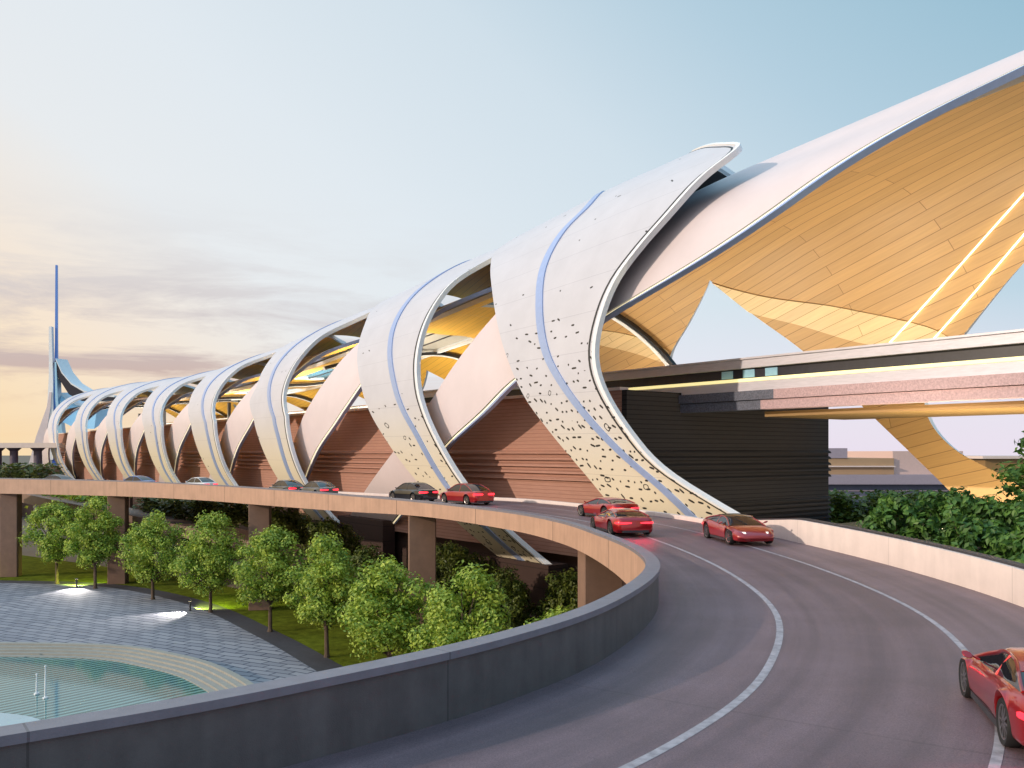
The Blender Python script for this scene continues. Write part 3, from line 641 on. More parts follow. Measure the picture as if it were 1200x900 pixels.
# tyre tracks and oil darkening follow the lanes
nt = M_ROAD.node_tree; b_ = nt.nodes['Principled BSDF']; src = b_.inputs['Base Color'].links[0].from_socket
at_ = nt.nodes.new('ShaderNodeAttribute'); at_.attribute_name = 'across'; al_ = nt.nodes.new('ShaderNodeAttribute'); al_.attribute_name = 'along'
cb = nt.nodes.new('ShaderNodeCombineXYZ'); nt.links.new(at_.outputs['Fac'], cb.inputs[1]); q_ = nt.nodes.new('ShaderNodeMath'); q_.operation = 'MULTIPLY'; q_.inputs[1].default_value = .035; nt.links.new(al_.outputs['Fac'], q_.inputs[0]); nt.links.new(q_.outputs[0], cb.inputs[0])
n = nt.nodes.new('ShaderNodeTexNoise'); n.inputs['Scale'].default_value = 1.25; n.inputs['Detail'].default_value = 6; n.inputs['Roughness'].default_value = .55; nt.links.new(cb.outputs[0], n.inputs['Vector'])
cr_ = nt.nodes.new('ShaderNodeValToRGB'); cr_.color_ramp.elements[0].position = .36; cr_.color_ramp.elements[0].color = (.70, .70, .72, 1); cr_.color_ramp.elements[1].position = .62; cr_.color_ramp.elements[1].color = (1.08, 1.06, 1.06, 1); nt.links.new(n.outputs['Fac'], cr_.inputs[0])
mx = nt.nodes.new('ShaderNodeMix'); mx.data_type = 'RGBA'; mx.blend_type = 'MULTIPLY'; mx.inputs[0].default_value = 1; nt.links.new(src, mx.inputs[6]); nt.links.new(cr_.outputs[0], mx.inputs[7]); nt.links.new(mx.outputs[2], b_.inputs['Base Color'])
road = empty('road', (0, 0, 0)); road['kind'] = 'structure'
mb = MB(); mb.sweep([[rp(i, LINE[i][4] * j / 8 , 0) for j in range(9)] for i in range(N)], closed=False, caps=False)
asp = mb.build('asphalt_surface', M_ROAD, road); track(asp.data, True)
for p in asp.data.polygons: p.use_smooth = True
def strip(o0, o1, i0, i1, name):
    mb = MB(); mb.sweep([[rp(i, o0 * LINE[i][4] / 10.3, .005), rp(i, o1 * LINE[i][4] / 10.3, .005)] for i in range(i0, i1)], closed=False, caps=False)
    return mb.build(name, M_LINE, road)
strip(3.10, 3.26, 0, N, 'lane_line'); strip(6.98, 7.12, 0, N, 'lane_line')
via = empty('elevated_road_viaduct', (0, 30, GROUND)); tag(via, 'curving concrete viaduct that carries the road around the tree garden', 'viaduct')
def V(o): o.matrix_parent_inverse = Matrix.Translation(-via.location) if o.parent is via else Matrix.Identity(4); return o
mb = MB()
mb.sweep([[rp(i, -.02, -.02), rp(i, LINE[i][4] + .02, -.02), rp(i, LINE[i][4] - .4, -.5), rp(i, .4, -.5)] for i in range(N)])
V(mb.build('deck_slab', M_COLUMN, via, 30))
mb = MB(); mb.sweep([[rp(i, 0, -.01), rp(i, 0, LINE[i][3] - .12), rp(i, -.30, LINE[i][3] - .12), rp(i, -.30, -.01)] for i in range(N)])
ip = V(mb.build('parapet_wall', M_PARA, via, 30)); ip['label'] = 'inner wall of the curve, shade painted into its dark road side'
mb = MB(); mb.sweep([[rp(i, .05, LINE[i][3] - .12), rp(i, .05, LINE[i][3]), rp(i, -.36, LINE[i][3]), rp(i, -.36, LINE[i][3] - .12)] for i in range(N)])
V(mb.build('coping', M_COPING, ip, 30))
mb = MB(); mb.sweep([[rp(i, -.303, LINE[i][3] - .121), rp(i, -.36, LINE[i][3] - .121), rp(i, -.36, -.72), rp(i, .1, -.72), rp(i, .1, -.51), rp(i, -.303, -.51)] for i in range(N)])
V(mb.build('fascia', M_FASCIA, via, 30))
for o in via.children: 
    if o.name.startswith(('parapet', 'fascia')): track(o.data)
for o in ip.children: track(o.data)
def outer_h(i): 
    y = LINE[i][1]
    return .22 + .78 * max(0, min(1, (45 - y) / 7.)) if i > 40 else 1.0
mb = MB(); mb.sweep([[rp(i, LINE[i][4] - .02, -.01), rp(i, LINE[i][4] - .02, outer_h(i)), rp(i, LINE[i][4] + .33, outer_h(i)), rp(i, LINE[i][4] + .33, -.9)] for i in range(N)])
op = V(mb.build('parapet_wall', M_ROSEWALL, via, 30)); op['label'] = 'rose outer wall of the curve'; track(op.data)
mb = MB(); mb.sweep([[rp(i, LINE[i][4] + .10, outer_h(i) + .002), rp(i, LINE[i][4] + .10, outer_h(i) + .07), rp(i, LINE[i][4] + .42, outer_h(i) + .07), rp(i, LINE[i][4] + .42, outer_h(i) + .002)] for i in range(N) if outer_h(i) > .5])
V(mb.build('coping', M_CHAR, op, 30))
def column(d, off=.9, wx=1.9, wy=1.5):
    p, a = at(d, off); mb = MB()
    Mx = Matrix.Translation((p.x, p.y, 0)) @ Matrix.Rotation(a - PI / 2, 4, 'Z')
    b = .06
    prof = [(-wx / 2 + b, -wy / 2), (wx / 2 - b, -wy / 2), (wx / 2, -wy / 2 + b), (wx / 2, wy / 2 - b), (wx / 2 - b, wy / 2), (-wx / 2 + b, wy / 2), (-wx / 2, wy / 2 - b), (-wx / 2, -wy / 2 + b)]
    Mx = Matrix.Translation((p.x, p.y, 0)) @ Matrix.Rotation(R(8), 4, 'Z')
    mb.sweep([[Mx @ Vector((x, y, z)) for x, y in prof] for z in (GROUND, p.z - .52)])
    c = V(mb.build('column', M_COLUMN, via)); return c
COLS = [142.8, 126.8, 100.8, 74.2, 52]
for d in COLS: column(d)

# ------------------------------------------------------------------ ground
def flat(name, pts, z, m, kind='structure', parent=None):
    mb = MB(); mb.face([(x, y, z) for x, y in pts]); o = mb.build(name, m, parent)
    if kind: o['kind'] = kind
    return o
def smoothloop(pts, n=8, closed=False):
    out = []; L = len(pts)
    for i in range(L if closed else L - 1):
        q = [pts[(i + k) % L] if closed else pts[max(0, min(L - 1, i + k))] for k in (-1, 0, 1, 2)]
        for j in range(n): out.append(cr(*q, j / n))
    if not closed: out.append(list(pts[-1]))
    return out
M_EARTH = mat('dry_earth', (.16, .13, .10), .95, noise=.3, nscale=.05)
flat('ground', [(-3000, -300), (3000, -300), (3000, 4000), (-3000, 4000)], GROUND - .05, M_EARTH)
M_GRASS = mat('lawn_grass', (.115, .135, .012), 1.0, spec=.05, noise=.45, nscale=1.2, bump=.9, bscale=30)
flat('lawn', [(-140, 60), (-70, 10), (-5, 16), (8, 30), (2, 66), (-40, 105), (-75, 130), (-140, 160)], GROUND - .02, M_GRASS)
OUT = smoothloop([(-110, 90), (-90, 96), (-70, 99), (-57, 99), (-44, 96), (-31, 85), (-20.4, 70.6), (-14, 60.7), (-10.7, 55), (-8.5, 47), (-9, 38), (-14, 28), (-30, 18), (-60, 16), (-95, 30), (-115, 60)], 8, True)
def ring_off(loop, d):
    n = len(loop); o = []
    for i in range(n):
        a, b = loop[i - 2], loop[(i + 2) % n]; t = Vector((b[0] - a[0], b[1] - a[1])).normalized()
        o.append((loop[i][0] - t.y * d, loop[i][1] + t.x * d))
    return o
M_KERB = mat('dark_path', (.05, .047, .058), .7, noise=.2, nscale=2)
flat('path', ring_off(OUT, 2.0), GROUND, M_KERB)
flat('plaza', OUT, GROUND + .015, M_PAVE)
RIM = smoothloop([(-75, 57), (-60, 63), (-48, 65.6), (-37.7, 65.4), (-29, 64.6), (-23.8, 62), (-18.9, 57.9), (-14.0, 50.6), (-13.5, 43), (-19, 34), (-35, 26), (-60, 28), (-77, 42)], 8, True)
def prism(name, outer, inner, z0, z1, m, parent=None):
    mb = MB(); n = len(outer)
    for i in range(n):
        j = (i + 1) % n
        A, B, Cc, Dd = outer[i], outer[j], inner[j], inner[i]
        mb.quad((*A, z1), (*B, z1), (*Cc, z1), (*Dd, z1)); mb.quad((*A, z0), (*B, z0), (*B, z1), (*A, z1)); mb.quad((*Dd, z1), (*Cc, z1), (*Cc, z0), (*Dd, z0))
    return mb.build(name, m, parent)
pool = empty('pool', (-45, 48, GROUND)); tag(pool, 'curved pool basin with a stepped pale stone rim', 'pool')
def PL_(o): o.matrix_parent_inverse = Matrix.Translation(-pool.location) if o.parent is pool else Matrix.Identity(4); return o
prev = RIM
for k in range(5):
    inn = ring_off(RIM, -.44 * (k + 1))
    PL_(prism('rim_step', prev, inn, GROUND - .1, GROUND + .62 - .13 * k, M_STONE, pool)); prev = inn
wtr = flat('water', prev, GROUND + .04, M_WATER)
M_LEDGE = mat('pale_blue_tile', (.30, .45, .52), .15, noise=.06, nscale=1)
LG = smoothloop([(-60, 52), (-40, 51.4), (-28.4, 49.4), (-24.6, 47.4), (-21.2, 45), (-23, 40), (-40, 36), (-60, 40)], 6, True)
mb = MB(); mb.sweep([[(x, y, GROUND - .1) for x, y in LG], [(x, y, GROUND + .10) for x, y in LG]]); PL_(mb.build('shallow_ledge', M_LEDGE, pool))
# second lower road under the viaduct, and the dark service level below the hall
M_RAMP = mat('ramp_concrete', (.19, .115, .09), .6, noise=.15, nscale=.6)
ramp = empty('lower_ramp', (0, 0, 0)); ramp['kind'] = 'structure'
RP = smoothloop([(-150, 190, -3.5), (-112, 160, -4.3), (-75, 128, -5.6), (-50, 106, -7.2), (-30, 92, -9.0), (-15, 79, -10.8), (-2, 66, -12.6), (6, 55, -14.3)], 8)
mb = MB()
for i in range(len(RP) - 1):
    a, b = Vector(RP[i]), Vector(RP[i + 1]); t = (b - a); t.z = 0; t.normalize(); nn = Vector((-t.y, t.x, 0))
rings = []
for i in range(len(RP)):
    a, b = Vector(RP[max(0, i - 1)]), Vector(RP[min(len(RP) - 1, i + 1)]); t = b - a; t.z = 0; t.normalize(); nn = Vector((-t.y, t.x, 0)); p = Vector(RP[i])
    rings.append([p - nn * .3 + Vector((0, 0, .55)), p + Vector((0, 0, .55)), p, p + nn * 6, p + nn * 6 - Vector((0, 0, .7)), p - nn * .3 - Vector((0, 0, .7))])
mb.sweep(rings); mb.build('ramp_deck', M_RAMP, ramp, 30)

# ------------------------------------------------------------------ planting
def leaf(mb, c, nrm, size, rnd):
    t = nrm.cross(Vector((rnd.random() - .5, rnd.random() - .5, rnd.random() - .5))).normalized(); b = nrm.cross(t)
    l = size * (.7 + .6 * rnd.random()); w = l * .55
    mb.face([c - t * l, c + b * w - t * l * .1 + nrm * l * .12, c + t * l, c - b * w - t * l * .1 + nrm * l * .12])
def crown(seed, h, rad, base, nclump, nleaf, lsize, top_taper=.75):
    rnd = random.Random(seed); mb = MB()
    cz = base + (h - base) * .5; rz = (h - base) * .5
    clumps = []
    while len(clumps) < nclump:
        p = Vector((rnd.uniform(-1, 1), rnd.uniform(-1, 1), rnd.uniform(-1, 1)))
        if p.length > 1 or p.length < .35: continue
        k = 1 - max(0, p.z) * (1 - top_taper) * .8
        lop = 1 + .22 * math.sin(3 * math.atan2(p.y, p.x) + seed) 
        clumps.append((Vector((p.x * rad * k * lop * .86, p.y * rad * k * lop * .86, cz + p.z * rz * .88)), rad * rnd.uniform(.20, .36)))
    for c, cr_ in clumps:
        for _ in range(int(nleaf / nclump)):
            d = Vector((rnd.gauss(0, 1), rnd.gauss(0, 1), rnd.gauss(0, 1) * .8)).normalized()
            r = cr_ * rnd.random() ** .4
            if d.z < -.3 and rnd.random() < .5: continue
            nn = (d + Vector((rnd.gauss(0, .45), rnd.gauss(0, .45), .35 + rnd.gauss(0, .4)))).normalized()
            leaf(mb, c + d * r, nn, lsize, rnd)
    return mb, clumps
def make_tree(seed, h, rad, m):
    rnd = random.Random(seed); base = h * .14
    c, clumps = crown(seed, h, rad, base, 70, 13500, .135)
    cm = c.mesh('crown'); cm.materials.append(m)
    t = MB(); lean = Vector((rnd.gauss(0, .12), rnd.gauss(0, .12), 0))
    t.tube([lean * (z / h) + Vector((0, 0, z)) for z in (0, .25, h * .25, h * .5, h * .8)], [.24, .17, .14, .10, .03], 8)
    for cc, _ in clumps[:22]:
        z0 = base * .95 + (cc.z - base) * .45; p0 = lean * (z0 / h) + Vector((0, 0, z0))
        t.tube([p0, p0.lerp(cc, .5) + Vector((0, 0, .1)), cc], [.07, .045, .015], 5)
    tm = t.mesh('trunk', 40); tm.materials.append(M_BARK)
    return cm, tm
TREES = [make_tree(11 + i, 9.0 + (0, .5, -.3, .3)[i], 3.0 + (0, -.25, .2, .1)[i], M_LEAF) for i in range(4)]
TREESD = [make_tree(31 + i, 7.5, 2.4, M_LEAFD) for i in range(3)]  # shade under the road put into the darker leaf colour
def put_tree(x, y, variant, sc, rz, label, group, dark=False, z=GROUND):
    cm, tm = (TREESD if dark else TREES)[variant]
    t = empty('garden_tree', (x, y, z), rz); t.scale = (sc[0], sc[0], sc[1])
    tag(t, label, 'tree', group)
    for nme, me in (('crown', cm), ('trunk', tm)):
        o = bpy.data.objects.new(nme, me); COL.objects.link(o); o.parent = t
FRONT = [(-50.5, 98.5, 0, 1.08, 1.06, 'round green tree beside the leftmost viaduct column'),
         (-44.6, 95, 1, 1.0, 1.06, 'round green tree just left of the second viaduct column, lamp glow at its foot'),
         (-35.6, 88, 2, .98, 1.02, 'round green tree just right of the second viaduct column'),
         (-27.5, 81, 3, .97, 1.00, 'tall green tree behind the right-hand plaza lamp'),
         (-19.7, 72.3, 0, 1.0, .99, 'green tree in front of the third viaduct column'),
         (-13.2, 63.3, 1, .98, .955, 'green tree between the third and fourth columns, on the dark path edge'),
         (-7.8, 56.6, 2, 1.02, .93, 'full green tree left of the fourth column, its trunk bare to the lawn'),
         (-2.7, 50.2, 3, 1.0, .90, 'broad green tree half hidden by the dark parapet'),
         (2.0, 43.8, 0, .88, .80, 'low green crown just showing over the dark parapet')]
for i, (x, y, v, a, b, l) in enumerate(FRONT): put_tree(x, y, v, (a, b), i * 1.3, l, 'garden trees in a curved row')
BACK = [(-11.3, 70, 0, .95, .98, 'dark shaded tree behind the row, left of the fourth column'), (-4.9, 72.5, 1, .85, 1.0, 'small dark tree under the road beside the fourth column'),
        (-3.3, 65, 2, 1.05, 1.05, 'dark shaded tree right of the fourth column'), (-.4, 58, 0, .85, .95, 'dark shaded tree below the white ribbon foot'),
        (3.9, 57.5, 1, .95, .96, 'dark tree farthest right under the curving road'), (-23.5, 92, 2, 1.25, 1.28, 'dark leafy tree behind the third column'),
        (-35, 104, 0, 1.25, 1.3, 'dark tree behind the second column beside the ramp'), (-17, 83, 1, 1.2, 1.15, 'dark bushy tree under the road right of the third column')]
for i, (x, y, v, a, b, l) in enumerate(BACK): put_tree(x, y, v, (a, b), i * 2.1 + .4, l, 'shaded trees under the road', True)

def shrub(name, seed, x, y, z, rad, h, m, label, cat='shrub', group=None, n=1500, ls=.16, nc=26):
    c, clumps = crown(seed, h, rad, .05, nc, n, ls, .9)
    t = empty(name, (x, y, z)); tag(t, label, cat, group)
    me = c.mesh('foliage'); o = link('foliage', me, m, t)
    st = MB(); 
    for cc, _ in clumps[:8]: st.tube([(0, 0, -.1), cc * .5, cc], [.04, .025, .01], 5)
    link('stem', st.mesh('stem'), M_BARK, t)
bed = flat('planting_bed', [(10.3, 47), (14, 41.5), (16, 35), (17, 28), (17, 18), (40, 10), (60, 40), (40, 72), (30, 66), (22, 58), (13, 52)], -4.6, M_SOIL)
SHR = [(17.5, 40.5, 1.6, 2.5, 'leafy shrub at the left end of the bed behind the rose wall'), (19.8, 39.5, 1.7, 2.9, 'leafy shrub below the timber leg of the vault'),
       (18.2, 35.4, 1.5, 2.1, 'low shrub pressed against the rose wall'), (21.3, 37.5, 1.6, 2.5, 'spreading dark shrub behind the rose wall, right of the timber leg'),
       (19.3, 33.0, 1.4, 1.9, 'bright low shrub at the right end of the bed'), (22.6, 42, 1.8, 2.4, 'dark shrub at the back of the bed')]
for i, (x, y, r_, h, l) in enumerate(SHR): shrub('leafy_shrub', 60 + i, x, y, -4.6, r_, h + .3, M_LEAFB, l, group='shrubs behind the rose wall', n=2600, nc=34)
cm, tm = TREES[2]
t = empty('roadside_tree', (24.1, 38.5, -4.6), 1.0); t.scale = (.95, .95, .70); tag(t, 'green tree cut by the right edge of the view behind the rose wall', 'tree')
c2, cl2 = crown(77, 9, 3.1, 2.2, 60, 5000, .2); link('crown', c2.mesh('crown'), M_LEAFB, t)
o = bpy.data.objects.new('trunk', tm); COL.objects.link(o); o.parent = t
# clipped hedges: one long plant each
def hedge(pts, z, h, w, label, seed, m=M_LEAFO, dens=110):
    rnd = random.Random(seed); mb = MB(); 
    for (x0, y0), (x1, y1) in zip(pts, pts[1:]):
        L = math.hypot(x1 - x0, y1 - y0)
        for _ in range(int(L * dens)):
            f = rnd.random(); c = Vector((x0 + (x1 - x0) * f + rnd.gauss(0, w), y0 + (y1 - y0) * f + rnd.gauss(0, w), z + h * rnd.random() ** .6 * (1 + .25 * math.sin(f * L * 1.1))))
            leaf(mb, c, Vector((rnd.gauss(0, .5), rnd.gauss(0, .5), 1)).normalized(), .42, rnd)
    t = empty('hedge', (pts[0][0], pts[0][1], z)); tag(t, label, 'hedge')
    o = link('foliage', mb.mesh('foliage'), m, t); o.matrix_parent_inverse = Matrix.Translation(-t.location)
hedge([(-110, 165), (-92, 150), (-74, 142)], -6, 3.4, 1.2, 'olive hedge in front of the far colonnade', 5)
hedge([(-68, 128), (-58, 120), (-52, 116)], -8, 2.8, 1, 'green hedge seen under the far viaduct, left of the second column', 6, M_LEAF)
hedge([(-46, 112), (-36, 104), (-27, 97)], -8.2, 2.2, .8, 'flowering hedge along the ramp right of the second column', 8, M_LEAFO)

# ------------------------------------------------------------------ far colonnade, low buildings
pav = empty('colonnade', (-118, 200, GROUND)); tag(pav, 'low beam on slim columns at the far left beyond the hedge', 'colonnade')
def build_rel(mb, name, m, p, smooth=None):
    o = mb.build(name, m, p, smooth); o.matrix_parent_inverse = Matrix.Translation(-p.location) if p.type == 'EMPTY' else Matrix.Identity(4); return o
mb = MB(); mb.box(-150, -101, 198, 206, 1.0, 2.1); build_rel(mb, 'roof_beam', M_CREAM, pav)
M_PUR = mat('plum_column', (.10, .075, .12), .6, noise=.1)
for x in (-138, -124, -116.5, -112.8, -107.4):
    mb = MB(); mb.cyl((x, 201, GROUND), .85, 14.9 ); mb.cyl((x, 201, .3), .9, .7, r2=1.6); build_rel(mb, 'column', M_PUR, pav, 40)
mb = MB(); mb.box(-150, -103, 203, 205, GROUND, -3.2); build_rel(mb, 'parapet', M_COLUMN, pav)

of = empty('office_block', (70, 150, GROUND)); tag(of, 'low banded office block of tan and slate tiers seen under the railway deck', 'building')
M_TAN = mat('tan_stone', (.42, .27, .16), .7, noise=.06, nscale=.2); M_SLATE = mat('slate_cladding', (.13, .135, .21), .5, noise=.08, nscale=.3); M_LILAC = mat('lilac_cladding', (.36, .30, .36), .6, noise=.05)
M_ROSE = mat('rose_render', (.62, .44, .40), .7, noise=.04)
mb = MB(); mb.box(46, 79, 150, 175, GROUND, -5.4); gs = build_rel(mb, 'ground_storey', M_SLATE, of)
for z in (-6.6, -7.6):
    mb = MB(); mb.box(46, 79, 149.85, 149.995, z, z + .2); build_rel(mb, 'string_course', M_LILAC, gs)
mb = MB(); mb.box(45, 80, 148.6, 175, -5.39, -3.8); build_rel(mb, 'window_band', M_LILAC, of)
mb = MB(); mb.box(46, 65, 151, 174, -3.79, -1.0); build_rel(mb, 'upper_storey', M_TAN, of)
mb = MB(); mb.box(65.01, 77, 151.5, 174, -3.79, .2); build_rel(mb, 'upper_storey', M_ROSE, of)
mb = MB(); mb.box(46, 57, 150.8, 173, -.99, .7); build_rel(mb, 'roof', M_LILAC, of)
mb = MB(); mb.box(45.4, 65, 150.4, 150.995, -2.5, -2.3); build_rel(mb, 'cornice', M_CREAM, of)
of2 = empty('timber_pavilion', (125, 165, GROUND)); tag(of2, 'low amber pavilion at the right, behind the timber leg of the vault', 'building')
mb = MB(); mb.box(88, 150, 165, 185, GROUND, -1.2); build_rel(mb, 'wall', M_WOOD2, of2)
mb = MB(); mb.box(87, 151, 164, 186, -1.2, -.7); build_rel(mb, 'roof', M_CREAM, of2)
for x in (96, 104, 112, 120): 
    mb = MB(); mb.box(x, x + .5, 164.7, 165, -8, -1.2); build_rel(mb, 'mullion', M_COLUMN, of2)
hedge([(38, 108), (45, 108), (60, 112)], -14, 7.5, 1.3, 'tall dark hedge in front of the slate office block', 9, M_LEAFD, 620)

# ------------------------------------------------------------------ plaza lamps
def lamp(x, y, dx, dy, label):
    t = empty('plaza_lamp', (x, y, GROUND)); tag(t, label, 'lamp', 'low lamps on the plaza edge')
    mb = MB(); mb.cyl((0, 0, 0), .09, .9, 10); mb.cyl((0, 0, 0), .16, .05, 10); mb.build('post', M_CHAR, t, 40)
    mb = MB(); mb.box(-.14, .14, -.10, .10, .9, 1.02); mb.build('head', M_CHAR, t)
    mb = MB(); mb.box(-.12, .12, -.08, .08, .885, .899); mb.build('lens', M_GLOWSTRIP, t)
    for nme, e, dirv, ang, col in (('downlight', 3000, (dx * 1.2, dy * 1.2, -.75), 84, (1, .93, .85)), ('uplight', 3800, (-dx * .9, -dy * .9, -.28), 95, (.72, 1, .12))):
        l = bpy.data.lights.new(nme, 'SPOT'); l.energy = e; l.spot_size = R(ang); l.spot_blend = .5; l.color = col; l.shadow_soft_size = .08
        o = bpy.data.objects.new(nme, l); COL.objects.link(o); o.parent = t; o.location = (dx * .25, dy * .25, .95) if nme == 'downlight' else (-dx * .25, -dy * .25, 1.1)
        o.rotation_euler = Vector(dirv).to_track_quat('-Z', 'Y').to_euler()
lamp(-47.0, 95.8, .35, -1.2, 'small black lamp lighting the paving at the left of the plaza edge')
lamp(-29.6, 81.6, -.6, -1.0, 'small black lamp lighting the paving at the right of the plaza edge')
# two slim jets standing in the pool
for x, y, h, l in ((-27.6, 52.5, 1.9, 'thin white pole standing taller in the near pool water'), (-28.6, 53.4, 1.2, 'short pale pole beside the taller one in the pool'), (-36.3, 62.3, 1.0, 'tiny white marker post at the far rim of the pool')):
    t = MB(); t.cyl((0, 0, 0), .07, h, 8, r2=.035); t.cyl((0, 0, 0), .16, .12, 8); t.cyl((0, 0, h), .06, .08, 8)
    o = t.build('pool_pole', M_WHITE, None, 40); o.location = (x, y, GROUND); tag(o, l, 'pole', 'slim white poles in the pool')

# ------------------------------------------------------------------ cars
def car_meshes(style):
    sp = style == 'sports'
    L, W = (4.45, 1.96) if sp else (4.75, 1.84)
    H = 1.16 if sp else 1.44
    xw = (-1.30, 1.36) if sp else (-1.36, 1.44); rw = .345 if sp else .33
    if sp:
        deck_ = [(-2.22, .74), (-2.1, .86), (-1.6, .90), (-.9, .88), (0, .80), (.8, .78), (1.4, .73), (1.9, .60), (2.15, .48), (2.22, .42)]
        roof = [(-1.75, .90), (-1.2, 1.05), (-.6, 1.15), (-.1, 1.16), (.25, 1.11), (.7, .95), (1.15, .76)]
    else:
        deck_ = [(-2.37, .70), (-2.28, .90), (-1.8, .96), (-.9, .94), (0, .92), (.9, .91), (1.5, .84), (2.1, .74), (2.3, .62), (2.37, .50)]
        roof = [(-1.85, .95), (-1.35, 1.22), (-.8, 1.41), (-.2, 1.44), (.3, 1.40), (.7, 1.20), (1.2, .90)]
    wid = [(-L / 2, .74), (-L / 2 + .12, .88), (-L / 2 + .5, .97), (-1.0, .99), (0, .955), (1.0, .98), (L / 2 - .6, .95), (L / 2 - .15, .82), (L / 2, .62)]
    lerp = lambda k, x: spline(k, x)
    clear = .17
    def zb(x):
        z = clear + (.14 if abs(x) > L / 2 - .2 else 0)
        for q in xw:
            d = abs(x - q)
            if d < rw + .07: z = max(z, rw + math.sqrt(max(0, (rw + .07) ** 2 - d * d)))
        return z
    xs = sorted(set([round(x, 3) for x in frange(-L / 2, L / 2, 61)] + [round(q + (rw + .07) * math.cos(a), 3) for q in xw for a in frange(0, PI, 21)] + [round(q + s_ * (rw + .072), 3) for q in xw for s_ in (-1, 1)]))
    body = MB(); rings = []
    for x in xs:
        w = W / 2 * lerp(wid, x); zh = lerp(deck_, x); b = min(zb(x), zh - .10)
        flare = 1 + .035 * sum(math.exp(-((x - q) / .38) ** 2) for q in xw)
        c0 = clear + .02; hh = zh - c0
        ctrl = [(w * .90, c0), (w * .97, c0 + hh * .10), (w * .985 * flare, c0 + hh * .30), (w * 1.0 * flare, c0 + hh * .52), (w * .975 * flare, c0 + hh * .74), (w * .93, zh - .075), (w * .84, zh - .015), (w * .62, zh + .008), (w * .3, zh + .018), (0, zh + .02)]
        half = []
        for i in range(len(ctrl) - 1):
            q = [ctrl[max(0, min(len(ctrl) - 1, i + k))] for k in (-1, 0, 1, 2)]
            for j in range(3): half.append(tuple(cr(*q, j / 3)))
        half.append(ctrl[-1])
        half = [(y, max(z, b + .004 * i)) for i, (y, z) in enumerate(half)]
        rings.append([Vector((x, y, z)) for y, z in half] + [Vector((x, -y, z)) for y, z in half[-2::-1]] + [Vector((x, -w * .5, max(b, clear))), Vector((x, w * .5, max(b, clear)))])
    body.sweep(rings)
    me_body = body.mesh('body', 38)
    cab = MB(); rings = []; rr = []
    x0, x1 = roof[0][0], roof[-1][0]
    for x in frange(x0, x1, 19):
        zr = lerp(roof, x); zd = lerp(deck_, x) - .03; zr = max(zr, zd + .01); w = W / 2 * lerp(wid, x) * .86; k = (zr - zd) / (H - .85)
        wr = w * (1 - .26 * min(1, max(0, k)))
        half = [(w, zd), (w * .6 + wr * .4, zd + (zr - zd) * .5), (wr, zr - .05 * min(1, k)), (wr * .85, zr - .01), (wr * .4, zr + .012), (0, zr + .018)]
        rings.append([Vector((x, y, z)) for y, z in half] + [Vector((x, -y, z)) for y, z in half[-2::-1]])
        if (-1.15 if sp else -1.0) <= x <= .35: rr.append([Vector((x, y, z + .012)) for y, z in ((wr * .98, zr - .035), (wr * .85, zr - .005), (wr * .4, zr + .014), (0, zr + .02), (-wr * .4, zr + .014), (-wr * .85, zr - .005), (-wr * .98, zr - .035))] + [Vector((x, -wr * .9, zr - .05)), Vector((x, wr * .9, zr - .05))])
    cab.sweep(rings); me_cab = cab.mesh('windows', 40)
    rf = MB(); rf.sweep(rr); me_roof = rf.mesh('roof', 40)
    pil = MB()
    for sy in (-1, 1):
        for pts_ in (([i for i in range(0, 19)]),):
            # roof rail and pillars follow the edge of the glasshouse
            edge = [rings[i][2] if sy > 0 else Vector((rings[i][2].x, -rings[i][2].y, rings[i][2].z)) for i in range(19)]
            pil.tube([e + Vector((0, sy * .008, .004)) for e in edge], .028, 6)
        m_ = rings[9]; a = m_[0]; c_ = m_[2]
        pil.tube([(a.x, sy * (a.y + .004), a.z), (c_.x, sy * (c_.y + .004), c_.z)], .03, 6)
    me_pil = pil.mesh('pillars', 40)
    ty = MB(); n = 26
    prof = [(rw - .09, -.10), (rw - .02, -.115), (rw, -.08), (rw, .08), (rw - .02, .115), (rw - .09, .10)]
    ty.sweep([[Vector((r_ * math.cos(2 * PI * k / n), y, r_ * math.sin(2 * PI * k / n))) for r_, y in prof] for k in range(n + 1)], closed=True, caps=False)
    me_ty = ty.mesh('tyre', 40)
    ri = MB()
    for k in range(n):
        a, b = 2 * PI * k / n, 2 * PI * (k + 1) / n; ro, r2 = rw - .09, rw - .115
        P = lambda r_, an, y: (r_ * math.cos(an), y, r_ * math.sin(an))
        ri.quad(P(ro, a, .10), P(ro, b, .10), P(r2, b, .09), P(r2, a, .09)); ri.quad(P(r2, a, .09), P(r2, b, .09), P(r2, b, -.02), P(r2, a, -.02))
        ri.quad(P(ro, a, -.1), P(ro, b, -.1), P(0.01, b, -.02), P(0.01, a, -.02))
    for k in range(10):
        a = 2 * PI * k / 10; d = Vector((math.cos(a), 0, math.sin(a))); q = Vector((-math.sin(a), 0, math.cos(a)))
        i_, o_ = d * .03, d * (rw - .10)
        ri.hexa([i_ + q * .022 + Vector((0, .05, 0)), i_ - q * .022 + Vector((0, .05, 0)), o_ - q * .015 + Vector((0, .05, 0)), o_ + q * .015 + Vector((0, .05, 0)),
                 i_ + q * .022 + Vector((0, .095, 0)), i_ - q * .022 + Vector((0, .095, 0)), o_ - q * .015 + Vector((0, .085, 0)), o_ + q * .015 + Vector((0, .085, 0))])
    me_ri = ri.mesh('rim')
